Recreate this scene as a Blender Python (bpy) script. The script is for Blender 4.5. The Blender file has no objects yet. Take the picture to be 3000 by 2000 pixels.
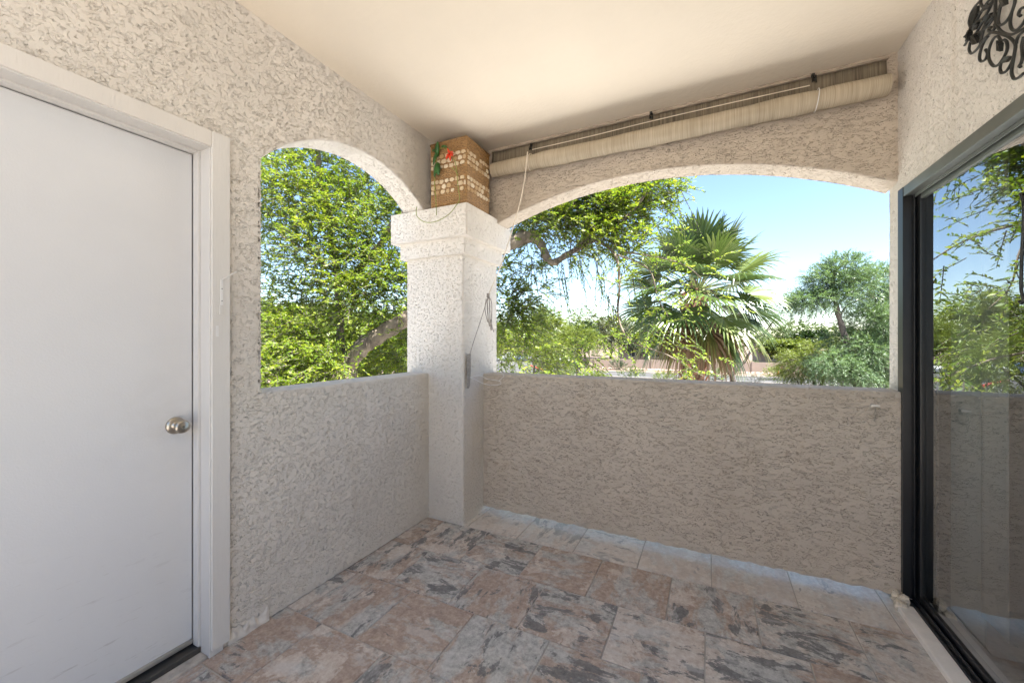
import bpy, math, random
import numpy as np
from mathutils import Vector, noise as mnoise
R_ = math.radians
random.seed(7); RNG = np.random.default_rng(7)
SC = bpy.context.scene
COL = SC.collection

# ------------------------------------------------------------------ camera, sky, sun, exposure
EYE = 1.29
YAW = math.atan(575 / 1166.7)
cam_d = bpy.data.cameras.new('camera'); cam = bpy.data.objects.new('camera', cam_d); COL.objects.link(cam)
cam.location = (0, 0, EYE); cam.rotation_euler = (R_(90), 0, YAW)
cam_d.sensor_width = 36.0; cam_d.lens = 14.0; cam_d.shift_y = -7 / 3000.0
cam_d.clip_start = 0.02; cam_d.clip_end = 2000
SC.camera = cam

SUN_TO = Vector((0.64, -0.18, 1.30)).normalized()
sun_el = math.asin(SUN_TO.z); sun_az = math.atan2(SUN_TO.x, SUN_TO.y)
world = bpy.data.worlds.new('World'); SC.world = world; world.use_nodes = True
wn = world.node_tree.nodes; wl = world.node_tree.links
sky = wn.new('ShaderNodeTexSky'); sky.sky_type = 'NISHITA'; sky.sun_disc = False
sky.sun_elevation = sun_el; sky.sun_rotation = sun_az
sky.air_density = 1.0; sky.dust_density = 0.15; sky.ozone_density = 1.7; sky.altitude = 350
wl.new(sky.outputs[0], wn['Background'].inputs[0]); wn['Background'].inputs[1].default_value = 0.062
sun_d = bpy.data.lights.new('sun', 'SUN'); sun = bpy.data.objects.new('sun', sun_d); COL.objects.link(sun)
sun_d.energy = 5.0; sun_d.angle = R_(0.53); sun_d.color = (1.0, 0.97, 0.925)
sun.rotation_euler = SUN_TO.to_track_quat('Z', 'Y').to_euler(); sun.location = (20, -15, 30)
vs = SC.view_settings; vs.view_transform = 'Standard'; vs.look = 'None'; vs.gamma = 1.0
vs.use_curve_mapping = False; vs.exposure = 2.5
SC.cycles.max_bounces = 12; SC.cycles.diffuse_bounces = 6; SC.cycles.transparent_max_bounces = 12

# ------------------------------------------------------------------ helpers
def tag(o, label=None, cat=None, group=None, kind=None):
    if label: o['label'] = label
    if cat: o['category'] = cat
    if group: o['group'] = group
    if kind: o['kind'] = kind
    return o

def empty(name, loc=(0, 0, 0), rz=0.0):
    o = bpy.data.objects.new(name, None); COL.objects.link(o)
    o.location = loc; o.rotation_euler = (0, 0, rz); o.empty_display_size = 0.1
    return o

def link(name, me, mat, parent=None, loc=None):
    o = bpy.data.objects.new(name, me); COL.objects.link(o)
    if mat is not None and not me.materials: me.materials.append(mat)
    if parent is not None: o.parent = parent
    if loc is not None: o.location = loc
    return o

class MB:
    """collects verts and faces, builds one mesh object"""
    def __init__(s): s.v = []; s.f = []; s.n = 0
    def add(s, V, F):
        V = np.asarray(V, float).reshape(-1, 3)
        s.v.append(V); s.f.extend([tuple(i + s.n for i in f) for f in F]); s.n += len(V); return s
    def box(s, x0, x1, y0, y1, z0, z1):
        V = [(x0,y0,z0),(x1,y0,z0),(x1,y1,z0),(x0,y1,z0),(x0,y0,z1),(x1,y0,z1),(x1,y1,z1),(x0,y1,z1)]
        return s.add(V, [(0,3,2,1),(4,5,6,7),(0,1,5,4),(1,2,6,5),(2,3,7,6),(3,0,4,7)])
    def patch(s, fn, us, vs_, flip=False):
        U, W = np.meshgrid(us, vs_, indexing='ij')
        P = fn(U, W); V = np.stack([np.broadcast_to(p, U.shape) for p in P], -1).reshape(-1, 3)
        nu, nv = len(us), len(vs_)
        I = (np.arange(nu - 1)[:, None] * nv + np.arange(nv - 1)[None, :]).ravel()
        F = np.stack([I, I + nv, I + nv + 1, I + 1], -1)
        if flip: F = F[:, ::-1]
        s.v.append(V); s.f.extend(map(tuple, (F + s.n).tolist())); s.n += len(V); return s
    def tube(s, pts, rad, sides=6, caps=True):
        pts = [Vector(p) for p in pts]; n = len(pts)
        if not hasattr(rad, '__len__'): rad = [rad] * n
        V = []; up = None
        for i, p in enumerate(pts):
            t = (pts[min(i + 1, n - 1)] - pts[max(i - 1, 0)])
            t = t.normalized() if t.length > 1e-9 else Vector((0, 0, 1))
            if up is None:
                up = t.orthogonal().normalized()
            else:
                up = (up - t * up.dot(t)); up = up.normalized() if up.length > 1e-6 else t.orthogonal().normalized()
            b = t.cross(up)
            for k in range(sides):
                a = 2 * math.pi * k / sides
                V.append(p + (up * math.cos(a) + b * math.sin(a)) * rad[i])
        F = []
        for i in range(n - 1):
            for k in range(sides):
                k2 = (k + 1) % sides
                F.append((i*sides+k, i*sides+k2, (i+1)*sides+k2, (i+1)*sides+k))
        if caps:
            F.append(tuple(range(sides - 1, -1, -1))); F.append(tuple((n-1)*sides + k for k in range(sides)))
        return s.add(V, F)
    def lathe(s, prof, sides=20, origin=(0,0,0), axis='z'):
        V = []; F = []; n = len(prof)
        for (r, h) in prof:
            for k in range(sides):
                a = 2*math.pi*k/sides
                c, q = r*math.cos(a), r*math.sin(a)
                V.append({'z': (c, q, h), 'x': (h, c, q), 'y': (q, h, c)}[axis])
        V = np.array(V) + np.array(origin)
        for i in range(n-1):
            for k in range(sides):
                k2 = (k+1) % sides
                F.append((i*sides+k, i*sides+k2, (i+1)*sides+k2, (i+1)*sides+k))
        F.append(tuple(range(sides-1,-1,-1))); F.append(tuple((n-1)*sides+k for k in range(sides)))
        return s.add(V, F)
    def mesh(s, name, smooth=False, off=(0,0,0)):
        V = np.concatenate(s.v) - np.array(off, float)
        me = bpy.data.meshes.new(name); me.from_pydata(V.tolist(), [], s.f)
        if smooth: me.polygons.foreach_set('use_smooth', [True]*len(me.polygons))
        me.update(); return me
    def build(s, name, mat, parent=None, smooth=False, bevel=0.0, world=True):
        off = (0,0,0)
        if parent is not None and world:
            p = parent; off = Vector((0,0,0))
            while p is not None: off = off + Vector(p.location); p = p.parent
        o = link(name, s.mesh(name, smooth, off), mat, parent)
        if bevel:
            m = o.modifiers.new('bevel', 'BEVEL'); m.width = bevel; m.segments = 2; m.limit_method = 'ANGLE'
        return o

def box(name, mat, b, parent=None, bevel=0.0):
    return MB().box(*b).build(name, mat, parent, bevel=bevel)

def lin(a, b, step): return np.linspace(a, b, max(2, int(round(abs(b - a) / step)) + 1))

def curve_pts(P, n=8):
    """Catmull-Rom through P"""
    P = [Vector(p) for p in P]; Q = [P[0]*2-P[1]] + P + [P[-1]*2-P[-2]]; out = []
    for i in range(1, len(Q)-2):
        for k in range(n):
            t = k/n; a, b, c, d = Q[i-1], Q[i], Q[i+1], Q[i+2]
            out.append(0.5*((2*b)+(c-a)*t+(2*a-5*b+4*c-d)*t*t+(3*b-3*c+d-a)*t**3))
    out.append(P[-1]); return out

FWD = np.array((-math.sin(YAW), math.cos(YAW))); RGT = np.array((math.cos(YAW), math.sin(YAW)))
def at(px, py, d):
    """a point d metres out from the balcony eye point, in the direction read off the photograph"""
    a = (px-1500)/1166.7; b = (993-py)/1166.7
    q = d*(FWD + a*RGT); return np.array((q[0], q[1], EYE + d*b))
GZ = -3.2   # ground level below the balcony floor

# ------------------------------------------------------------------ materials
def newmat(name):
    m = bpy.data.materials.new(name); m.use_nodes = True
    nt = m.node_tree; return m, nt.nodes, nt.links, nt.nodes['Principled BSDF']

def N(ns, typ, **kw):
    n = ns.new(typ)
    for k, v in kw.items():
        if k in n.inputs: n.inputs[k].default_value = v
        else: setattr(n, k, v)
    return n

def ramp(ns, ls, src, stops, interp='LINEAR'):
    r = ns.new('ShaderNodeValToRGB'); r.color_ramp.interpolation = interp
    el = r.color_ramp.elements
    while len(el) > 1: el.remove(el[-1])
    for i, (p, c) in enumerate(stops):
        e = el[0] if i == 0 else el.new(p)
        e.position = p; e.color = (c, c, c, 1) if not hasattr(c, '__len__') else (*c, 1)
    ls.new(src, r.inputs[0]); return r.outputs[0]

def math_(ns, ls, op, a, b=None, c=None, clamp=False):
    n = ns.new('ShaderNodeMath'); n.operation = op; n.use_clamp = clamp
    for i, q in enumerate((a, b, c)):
        if q is None: continue
        if isinstance(q, (int, float)): n.inputs[i].default_value = q
        else: ls.new(q, n.inputs[i])
    return n.outputs[0]

def mixc(ns, ls, f, a, b, blend='MIX'):
    n = ns.new('ShaderNodeMix'); n.data_type = 'RGBA'; n.blend_type = blend
    for i, q in ((0, f), (6, a), (7, b)):
        if isinstance(q, (int, float)): n.inputs[i].default_value = q
        elif isinstance(q, tuple): n.inputs[i].default_value = (*q, 1)
        else: ls.new(q, n.inputs[i])
    return n.outputs[2]

def coords(ns, ls, scale=(1,1,1), kind='Object'):
    tc = ns.new('ShaderNodeTexCoord'); mp = ns.new('ShaderNodeMapping'); mp.inputs['Scale'].default_value = scale
    ls.new(tc.outputs[kind], mp.inputs[0]); return mp.outputs[0]

def noise(ns, ls, vec, scale, detail=2, rough=0.5, dist=0.0):
    n = N(ns, 'ShaderNodeTexNoise', Scale=scale, Detail=detail, Roughness=rough, Distortion=dist)
    if vec is not None: ls.new(vec, n.inputs['Vector'])
    return n.outputs[0]

def simple(name, color, rough=0.6, metal=0.0, var=0.12, vscale=6, bump=0.0, bscale=80, spec=0.5, vec=(1,1,1)):
    m, ns, ls, b = newmat(name)
    v = coords(ns, ls, vec)
    f = noise(ns, ls, v, vscale, 4, 0.6)
    dark = tuple(c*(1-var) for c in color); lite = tuple(min(1, c*(1+var)) for c in color)
    ls.new(mixc(ns, ls, ramp(ns, ls, f, [(0.3, 0.0), (0.7, 1.0)]), dark, lite), b.inputs['Base Color'])
    b.inputs['Roughness'].default_value = rough; b.inputs['Metallic'].default_value = metal
    b.inputs['Specular IOR Level'].default_value = spec
    if bump:
        bn = N(ns, 'ShaderNodeBump', Strength=1.0, Distance=bump)
        ls.new(noise(ns, ls, v, bscale, 3, 0.6), bn.inputs['Height']); ls.new(bn.outputs[0], b.inputs['Normal'])
    return m

def stucco(name, color, stretch=(1, 1, 1), depth=0.0058, scale=2.6):
    m, ns, ls, b = newmat(name)
    v = coords(ns, ls, stretch)
    dv = noise(ns, ls, v, 5*scale, 2, 0.5)
    n1 = noise(ns, ls, v, 30*scale, 2, 0.5, 0.35)
    n2 = noise(ns, ls, v, 17*scale, 2, 0.55, 0.3)
    n3 = noise(ns, ls, v, 75*scale, 2, 0.6, 0.3)
    msk = ramp(ns, ls, noise(ns, ls, v, 21*scale, 2, 0.5), [(0.48, 0.0), (0.55, 1.0)])
    c1 = math_(ns, ls, 'ABSOLUTE', math_(ns, ls, 'SUBTRACT', n1, 0.5))
    crease = ramp(ns, ls, c1, [(0.0, 1.0), (0.014, 0.9), (0.034, 0.0)])
    gouge = math_(ns, ls, 'MULTIPLY', crease, msk)
    plate = ramp(ns, ls, n2, [(0.36, 0.0), (0.41, 0.8), (0.6, 1.0)])
    pit = math_(ns, ls, 'MULTIPLY', ramp(ns, ls, n3, [(0.34, 1.0), (0.43, 0.0)]), ramp(ns, ls, dv, [(0.40, 0.1), (0.60, 1.0)]))
    h = math_(ns, ls, 'SUBTRACT', math_(ns, ls, 'MULTIPLY', plate, 0.55), math_(ns, ls, 'MULTIPLY', gouge, 0.9))
    h = math_(ns, ls, 'SUBTRACT', h, math_(ns, ls, 'MULTIPLY', pit, 0.3))
    ds = N(ns, 'ShaderNodeDisplacement', Midlevel=0.5, Scale=depth)
    ls.new(h, ds.inputs['Height']); ls.new(ds.outputs[0], ns['Material Output'].inputs['Displacement'])
    m.displacement_method = 'BOTH'
    big = noise(ns, ls, coords(ns, ls), 1.6, 4, 0.6)
    f = ramp(ns, ls, big, [(0.3, 0.0), (0.7, 1.0)])
    c = mixc(ns, ls, f, tuple(q*0.93 for q in color), tuple(q*1.04 for q in color))
    stn = noise(ns, ls, coords(ns, ls, (3.5, 3.5, 0.7)), 1.8, 5, 0.65, 0.4)
    c = mixc(ns, ls, ramp(ns, ls, stn, [(0.56, 0.0), (0.72, 0.35)]), c, tuple(q*w_ for q, w_ in zip(color, (0.80, 0.74, 0.66))))
    pat = noise(ns, ls, coords(ns, ls), 2.4, 2, 0.5)
    c = mixc(ns, ls, ramp(ns, ls, pat, [(0.64, 0.0), (0.66, 0.25)]), c, tuple(min(0.85, q*1.14) for q in color))
    ls.new(c, b.inputs['Base Color']); b.inputs['Roughness'].default_value = 0.85
    b.inputs['Specular IOR Level'].default_value = 0.25
    return m

def leafmat(name, ca, cb, cc, trans=0.35, rough=0.45):
    """ca..cc: dark to young leaf colour, varied leaf by leaf"""
    m, ns, ls, b = newmat(name)
    g = ns.new('ShaderNodeNewGeometry')
    big = noise(ns, ls, coords(ns, ls), 0.9, 3, 0.6)
    k = math_(ns, ls, 'ADD', math_(ns, ls, 'MULTIPLY', g.outputs['Random Per Island'], 0.55), math_(ns, ls, 'MULTIPLY', big, 0.5))
    c = ramp(ns, ls, k, [(0.2, ca), (0.5, cb), (0.8, cc)])
    ls.new(c, b.inputs['Base Color']); b.inputs['Roughness'].default_value = rough
    tr = ns.new('ShaderNodeBsdfTranslucent')
    ls.new(mixc(ns, ls, 1.0, c, (1.25, 1.25, 0.55), 'MULTIPLY'), tr.inputs[0])
    mx = ns.new('ShaderNodeMixShader'); mx.inputs[0].default_value = trans
    ls.new(b.outputs[0], mx.inputs[1]); ls.new(tr.outputs[0], mx.inputs[2])
    ls.new(mx.outputs[0], ns['Material Output'].inputs[0]); return m

def tile_mat(name='slate_look_tile', pale=0.0):
    m, ns, ls, b = newmat(name)
    tc = ns.new('ShaderNodeTexCoord'); oi = ns.new('ShaderNodeObjectInfo')
    rnd = oi.outputs['Random']
    rot = ns.new('ShaderNodeVectorRotate'); rot.rotation_type = 'Z_AXIS'
    ls.new(tc.outputs['Object'], rot.inputs[0])
    ls.new(math_(ns, ls, 'MULTIPLY', math_(ns, ls, 'FLOOR', math_(ns, ls, 'MULTIPLY', rnd, 97.0)), 1.5708), rot.inputs['Angle'])
    def n4(scale, detail, w, vec, dist=0.0, rough=0.55):
        n = ns.new('ShaderNodeTexNoise'); n.noise_dimensions = '4D'
        n.inputs['Scale'].default_value = scale; n.inputs['Detail'].default_value = detail
        n.inputs['Roughness'].default_value = rough; n.inputs['Distortion'].default_value = dist
        ls.new(vec, n.inputs['Vector']); ls.new(math_(ns, ls, 'MULTIPLY_ADD', rnd, 61.0, w), n.inputs['W'])
        return n.outputs[0]
    V = rot.outputs[0]
    mp = ns.new('ShaderNodeMapping'); mp.inputs['Rotation'].default_value = (0, 0, 0.5); mp.inputs['Scale'].default_value = (1, 2.2, 1)
    ls.new(V, mp.inputs[0]); S = mp.outputs[0]
    fine = n4(40, 9, 3.1, V, 0.2, 0.78)
    a = n4(4.2, 8, 0.0, S, 0.3, 0.66); bb = n4(5.0, 9, 9.0, V, 0.3, 0.70); cc = n4(6.0, 9, 17.0, S, 0.5, 0.70); dd = n4(5.0, 9, 27.0, S, 0.3, 0.70)
    grey = mixc(ns, ls, ramp(ns, ls, fine, [(0.38, 0.0), (0.62, 1.0)]), (0.25, 0.252, 0.245), (0.56, 0.555, 0.53))
    rust = mixc(ns, ls, ramp(ns, ls, fine, [(0.38, 0.0), (0.62, 1.0)]), (0.265, 0.195, 0.16), (0.49, 0.395, 0.325))
    tan = mixc(ns, ls, ramp(ns, ls, fine, [(0.38, 0.0), (0.62, 1.0)]), (0.48, 0.40, 0.34), (0.66, 0.62, 0.57))
    coal = mixc(ns, ls, ramp(ns, ls, fine, [(0.38, 0.0), (0.62, 1.0)]), (0.085, 0.088, 0.093), (0.20, 0.20, 0.20))
    sh = math_(ns, ls, 'MULTIPLY_ADD', math_(ns, ls, 'FRACT', math_(ns, ls, 'MULTIPLY', rnd, 13.7)), 0.11, -0.055)
    sh2 = math_(ns, ls, 'MULTIPLY_ADD', math_(ns, ls, 'FRACT', math_(ns, ls, 'MULTIPLY', rnd, 29.3)), 0.13, -0.07)
    c = mixc(ns, ls, ramp(ns, ls, math_(ns, ls, 'ADD', a, sh), [(0.44, 0.0), (0.53, 1.0)]), grey, rust)
    c = mixc(ns, ls, ramp(ns, ls, math_(ns, ls, 'ADD', bb, sh2), [(0.52, 0.0), (0.555, 0.8)]), c, tan)
    c = mixc(ns, ls, ramp(ns, ls, math_(ns, ls, 'SUBTRACT', cc, sh), [(0.572, 0.0), (0.592, 0.88)]), c, coal)
    c = mixc(ns, ls, ramp(ns, ls, dd, [(0.53, 0.0), (0.60, 0.42)]), c, (0.55, 0.55, 0.54))
    if pale: c = mixc(ns, ls, math_(ns, ls, 'MULTIPLY', ramp(ns, ls, bb, [(0.40, 1.0), (0.60, 0.45)]), pale), c, (0.74, 0.73, 0.72))  # whitens the tile colour to imitate glare on the floor
    ls.new(c, b.inputs['Base Color'])
    ls.new(ramp(ns, ls, fine, [(0.2, 0.36), (0.8, 0.55)]), b.inputs['Roughness'])
    bn = N(ns, 'ShaderNodeBump', Strength=0.8, Distance=0.0022)
    pv = ns.new('ShaderNodeMapping'); pv.inputs['Scale'].default_value = (1, 2.6, 1); ls.new(V, pv.inputs[0])
    hb = math_(ns, ls, 'ADD', math_(ns, ls, 'MULTIPLY', n4(60, 4, 5.0, pv.outputs[0], 0.4), 0.7), math_(ns, ls, 'MULTIPLY', bb, 0.6))
    ls.new(hb, bn.inputs['Height']); ls.new(bn.outputs[0], b.inputs['Normal'])
    return m

STUC = (0.675, 0.628, 0.562)
M = {}
M['stucco_side'] = stucco('stucco_side', STUC, (1, 0.85, 1.1))
TAN = (0.55, 0.475, 0.39)
M['stucco_front'] = stucco('stucco_front', TAN, (0.55, 1, 1.3), 0.0056, 2.7)
M['stucco_col'] = stucco('stucco_column', STUC, (0.9, 0.9, 1.1), 0.0036)
M['stucco_right'] = stucco('stucco_right', STUC, (1, 1.1, 0.9), 0.0052)
M['stucco_plain'] = simple('stucco_plain', STUC, 0.85, bump=0.002, bscale=60)
M['ceiling'] = simple('ceiling_paint', (0.73, 0.65, 0.535), 0.8, var=0.035, vscale=1.3, bump=0.0022, bscale=38)
M['paint'] = simple('white_paint', (0.62, 0.605, 0.58), 0.45, var=0.03, vscale=3, bump=0.0006, bscale=30, vec=(4, 4, 0.6))
M['door'] = simple('door_paint', (0.68, 0.68, 0.685), 0.5, var=0.025, vscale=5, bump=0.0004, bscale=120)
M['trim'] = simple('brushed_trim_paint', (0.67, 0.645, 0.605), 0.6, var=0.03, vscale=4, bump=0.0016, bscale=60, vec=(3, 3, 0.25))
M['trim_h'] = simple('brushed_head_trim_paint', (0.67, 0.635, 0.585), 0.6, var=0.03, vscale=4, bump=0.0010, bscale=60, vec=(3, 1.6, 0.25))
M['black'] = simple('black_aluminium', (0.012, 0.012, 0.013), 0.35, var=0.2, bump=0.0001, bscale=300)
M['bronze'] = simple('grey_aluminium', (0.17, 0.18, 0.165), 0.4, metal=0.6, var=0.1)
M['steel'] = simple('satin_nickel', (0.44, 0.40, 0.34), 0.3, metal=1.0, var=0.04)
M['grout'] = simple('grout', (0.40, 0.38, 0.35), 0.9, var=0.2, vscale=9, bump=0.001)
M['rubber'] = simple('dark_threshold', (0.045, 0.043, 0.04), 0.5, var=0.3, vscale=12, vec=(1, 0.2, 1), bump=0.0005)
M['iron'] = simple('wrought_iron', (0.035, 0.036, 0.033), 0.42, metal=0.55, var=0.4, vscale=30)
M['cord_tan'] = simple('tan_cord', (0.72, 0.64, 0.53), 0.8, var=0.1)
M['cord_grey'] = simple('grey_cord', (0.33, 0.30, 0.27), 0.8, var=0.25, vscale=60)
M['cord_white'] = simple('white_cord', (0.75, 0.74, 0.72), 0.7, var=0.05)
M['tile'] = tile_mat(); M['tile_glare'] = tile_mat('glare_border_tile', 0.45)  # second one is for the border row, with slot glare painted into its colour

def fabric(name, ca, cb):
    m, ns, ls, b = newmat(name)
    v = coords(ns, ls, (1, 0.02, 0.02)); f = noise(ns, ls, v, 160, 3, 0.7)
    v2 = coords(ns, ls, (1, 1, 1)); g = noise(ns, ls, v2, 4, 3, 0.6)
    k = math_(ns, ls, 'ADD', math_(ns, ls, 'MULTIPLY', f, 0.75), math_(ns, ls, 'MULTIPLY', g, 0.25))
    ls.new(ramp(ns, ls, k, [(0.34, ca), (0.66, cb)]), b.inputs['Base Color']); b.inputs['Roughness'].default_value = 0.9
    bn = N(ns, 'ShaderNodeBump', Strength=0.5, Distance=0.0008); ls.new(f, bn.inputs['Height']); ls.new(bn.outputs[0], b.inputs['Normal'])
    return m
M['shade'] = fabric('shade_fabric', (0.31, 0.255, 0.175), (0.53, 0.455, 0.345))
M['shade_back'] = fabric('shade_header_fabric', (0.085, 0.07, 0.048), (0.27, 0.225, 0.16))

# ------------------------------------------------------------------ balcony
XL, XR, YP, YB, ZC = -1.82, 0.86, 2.602, 2.67, 2.74
YBACK = -0.8      # roof cut here; the unseen open terrace behind is added to let light in
YDECK = -3.0  # rear end of the added terrace deck
ST = 0.0065
LT, FT = 0.18, 0.17
# left wall with its arched opening
ay0, ay1 = 1.12, 2.36
cyL, rL = 1.745, 0.83
zpk = 2.393
def archL(y): return zpk - rL + np.sqrt(np.maximum(rL*rL - (y-cyL)**2, 0.0))
mb = MB(); ch = 0.012
inner = lambda y0, y1, z0, z1: mb.patch(lambda u, w: (XL, u, w), lin(y0, y1, ST), lin(z0, z1, ST))
mb.patch(lambda u, w: (XL, u, w), lin(YBACK, 0.05, 0.02), lin(-0.02, ZC, 0.02))
inner(0.05, 0.95, 2.09, ZC)
inner(0.95, ay0-ch, -0.02, ZC)
zt = 1.045
inner(ay0-ch, ay1, 0.004, zt-ch)
ys = lin(ay0-ch, ay1, ST); vv = np.linspace(0, 1, 110)
mb.patch(lambda u, w: (XL, u, (archL(np.clip(u, ay0, 9))+ch)*(1-w) + ZC*w), ys, vv)
mb.patch(lambda u, w: (XL, u, w), lin(ay1, YB+0.02, ST), lin(2.1, ZC, ST))
# rounded corner and soffit of the arch, jamb, sill
prof = [(0, ch)] + [(-ch*(1-math.cos(t)), ch*(1-math.sin(t))) for t in np.linspace(0.25, math.pi/2, 5)] + [(-q, 0.0) for q in lin(ch+0.008, LT, ST)]
px_ = np.array([p[0] for p in prof]); pz_ = np.array([p[1] for p in prof])
idx = np.arange(len(prof))
mb.patch(lambda u, w: (XL + px_[w.astype(int)], u, archL(np.clip(u, ay0, 9)) + pz_[w.astype(int)]), ys, idx, flip=True)
mb.patch(lambda u, w: (XL + px_[w.astype(int)], ay0 - pz_[w.astype(int)], u), lin(zt, float(archL(ay0)), ST), idx)
mb.patch(lambda u, w: (XL + px_[w.astype(int)], u, zt - pz_[w.astype(int)]), lin(ay0-ch, ay1, ST), idx)
# outside face, coarse
XO = XL - LT
mb.patch(lambda u, w: (u, YBACK+0*u, w), lin(XO, XL, 0.02), lin(-0.02, ZC+0.3, 0.05))
mb.patch(lambda u, w: (XO, u, w), lin(YBACK, 0.05, 0.1), lin(-0.3, ZC+0.3, 0.1), flip=True)
mb.patch(lambda u, w: (XO, u, w), lin(0.05, ay0, 0.1), lin(-0.3, ZC+0.3, 0.1), flip=True)
mb.patch(lambda u, w: (XO, u, w), lin(ay0, ay1, 0.1), lin(-0.3, zt, 0.1), flip=True)
mb.patch(lambda u, w: (XO, u, archL(np.clip(u, ay0, 9))*(1-w) + (ZC+0.3)*w), lin(ay0, ay1, 0.04), np.linspace(0, 1, 5), flip=True)
mb.patch(lambda u, w: (XO, u, w), lin(ay1, YB+0.1, 0.1), lin(2.15, ZC+0.3, 0.1), flip=True)
lw = mb.build('stucco_wall', M['stucco_side'], smooth=True)
tag(lw, 'textured beige stucco side wall with door and narrow arched opening', 'wall')
# crumbled lip at the wall foot near the door
lip = MB().patch(lambda u, w: (XL + 0.010*(1-w**3) + 0.003*np.sin(u*140)*np.sin(w*3) + 0.002*np.sin(u*61+w*9), u, -0.005 + w*(0.055 + 0.010*np.sin(u*95) + 0.006*np.sin(u*210))), lin(0.976, 1.15, 0.003), np.linspace(0, 1, 12))
lip.build('chipped_foot', M['stucco_plain'], lw, smooth=True)

# front parapet: stands clear of the floor by a drainage slot
GAP = 0.032
pt = 1.03
mb = MB()
xs = lin(-1.56, XR+0.004, ST)
wob = lambda u: 0.003*np.sin(u*37)+0.002*np.sin(u*91+1)
mb.patch(lambda u, w: (u, YP, GAP + wob(u)*(1-w) + (pt-ch-GAP)*w), xs, np.linspace(0, 1, 156))
pp = [(0, ch)] + [(ch*(1-math.cos(t)), ch*(1-math.sin(t))) for t in np.linspace(0.25, math.pi/2, 5)] + [(q, 0.0) for q in lin(ch+0.008, FT, ST)]
py_ = np.array([p[0] for p in pp]); pz2 = np.array([p[1] for p in pp]); id2 = np.arange(len(pp))
mb.patch(lambda u, w: (u, YP + py_[w.astype(int)], pt - pz2[w.astype(int)]), xs, id2)
mb.patch(lambda u, w: (u, YP + FT, w), lin(-1.56, XR, 0.1), lin(GAP+0.2, pt, 0.1), flip=True)
# the underside rises outwards, so daylight reaches the floor below the lip
mb.patch(lambda u, w: (u, YP + w*FT, GAP + wob(u)*(1-w) + 0.2*w), xs, np.linspace(0, 1, 12), flip=True)
fp = mb.build('parapet_wall', M['stucco_front'], smooth=True)
tag(fp, 'low brown-beige stucco parapet with bright slot along its foot', 'parapet')

# front beam with its flat arch
cxF, rF, pkF = -0.39, 2.92, 2.362
def archF(x): return pkF - rF + np.sqrt(rF*rF - (x-cxF)**2)
mb = MB(); xs = lin(-1.84, XR+0.004, ST)
mb.patch(lambda u, w: (u, YB, (archF(u)+ch)*(1-w) + (ZC+0.01)*w), xs, np.linspace(0, 1, 88))
mb.patch(lambda u, w: (u, YB + py_[w.astype(int)], archF(u) + pz2[w.astype(int)]), xs, id2, flip=True)
mb.patch(lambda u, w: (u, YB+FT, archF(u)*(1-w) + (ZC+0.3)*w), lin(-1.84, XR, 0.05), np.linspace(0, 1, 6), flip=True)
bm_ = mb.build('arched_beam', M['stucco_front'], smooth=True)
tag(bm_, 'wide shallow stucco arch over the front opening, below the rolled shade', 'arch')

# corner column
CX1, CY0 = -1.523, 2.326; CX0, CY1 = -2.02, 2.81
def block(mb, o, z0, z1, c=0.012, step=ST):
    x0, x1, y0, y1 = CX0-o, CX1+o, CY0-o, CY1+o
    # rounded vertical edge between the two faces seen, dense on those
    arc = [(x1 - c + c*math.sin(t), y0 + c - c*math.cos(t)) for t in np.linspace(0, math.pi/2, 6)]
    path = [(x, y0) for x in lin(x0, x1-c-0.002, step)] + arc + [(x1, y) for y in lin(y0+c+0.002, y1, step)]
    A = np.array(path); ii = np.arange(len(A))
    prof = [(-c, z0)] + [(-c*(1-math.sin(t)), z0 + c*(1-math.cos(t))) for t in np.linspace(0.3, math.pi/2, 4)]
    zs = lin(z0 + c + 0.004, z1 - c - 0.004, step)
    top = [(-c*(1-math.cos(t)), z1 - c*(1-math.sin(t))) for t in np.linspace(0.0, math.pi/2, 4)]
    Z = np.array([z for z in zs]); 
    mb.patch(lambda u, w: (A[u.astype(int), 0], A[u.astype(int), 1], w), ii, np.concatenate([[z0], Z, [z1]]))
    mb.box(x0+0.001, x1-c, y0+c, y1-0.001, z0+0.0005, z1-0.0005)
    # thin top and bottom plates so that ledges close
    mb.add([(x0,y0,z1),(x1-c,y0,z1),(x1,y0+c,z1),(x1,y1,z1),(x0,y1,z1)], [(0,1,2,3,4)])
    mb.add([(x0,y0,z0),(x1-c,y0,z0),(x1,y0+c,z0),(x1,y1,z0),(x0,y1,z0)], [(4,3,2,1,0)])
    mb.patch(lambda u, w: (x0, u, w), lin(y0, y1, 0.02), lin(z0, z1, 0.02), flip=True)
    mb.patch(lambda u, w: (u, y1, w), lin(x0, x1, 0.02), lin(z0, z1, 0.02), flip=True)
col = empty('stucco_column', (CX1, CY0, 0)); tag(col, 'square stucco column with stepped capital between the two arches', 'column')
for nm, o, z0, z1 in (('shaft', 0.0, -0.02, 1.878), ('capital_band', 0.035, 1.876, 1.989), ('capital_block', 0.083, 1.987, 2.20)):
    mb = MB(); block(mb, o, z0, z1); mb.build(nm, M['stucco_col'], col, smooth=False)

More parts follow.
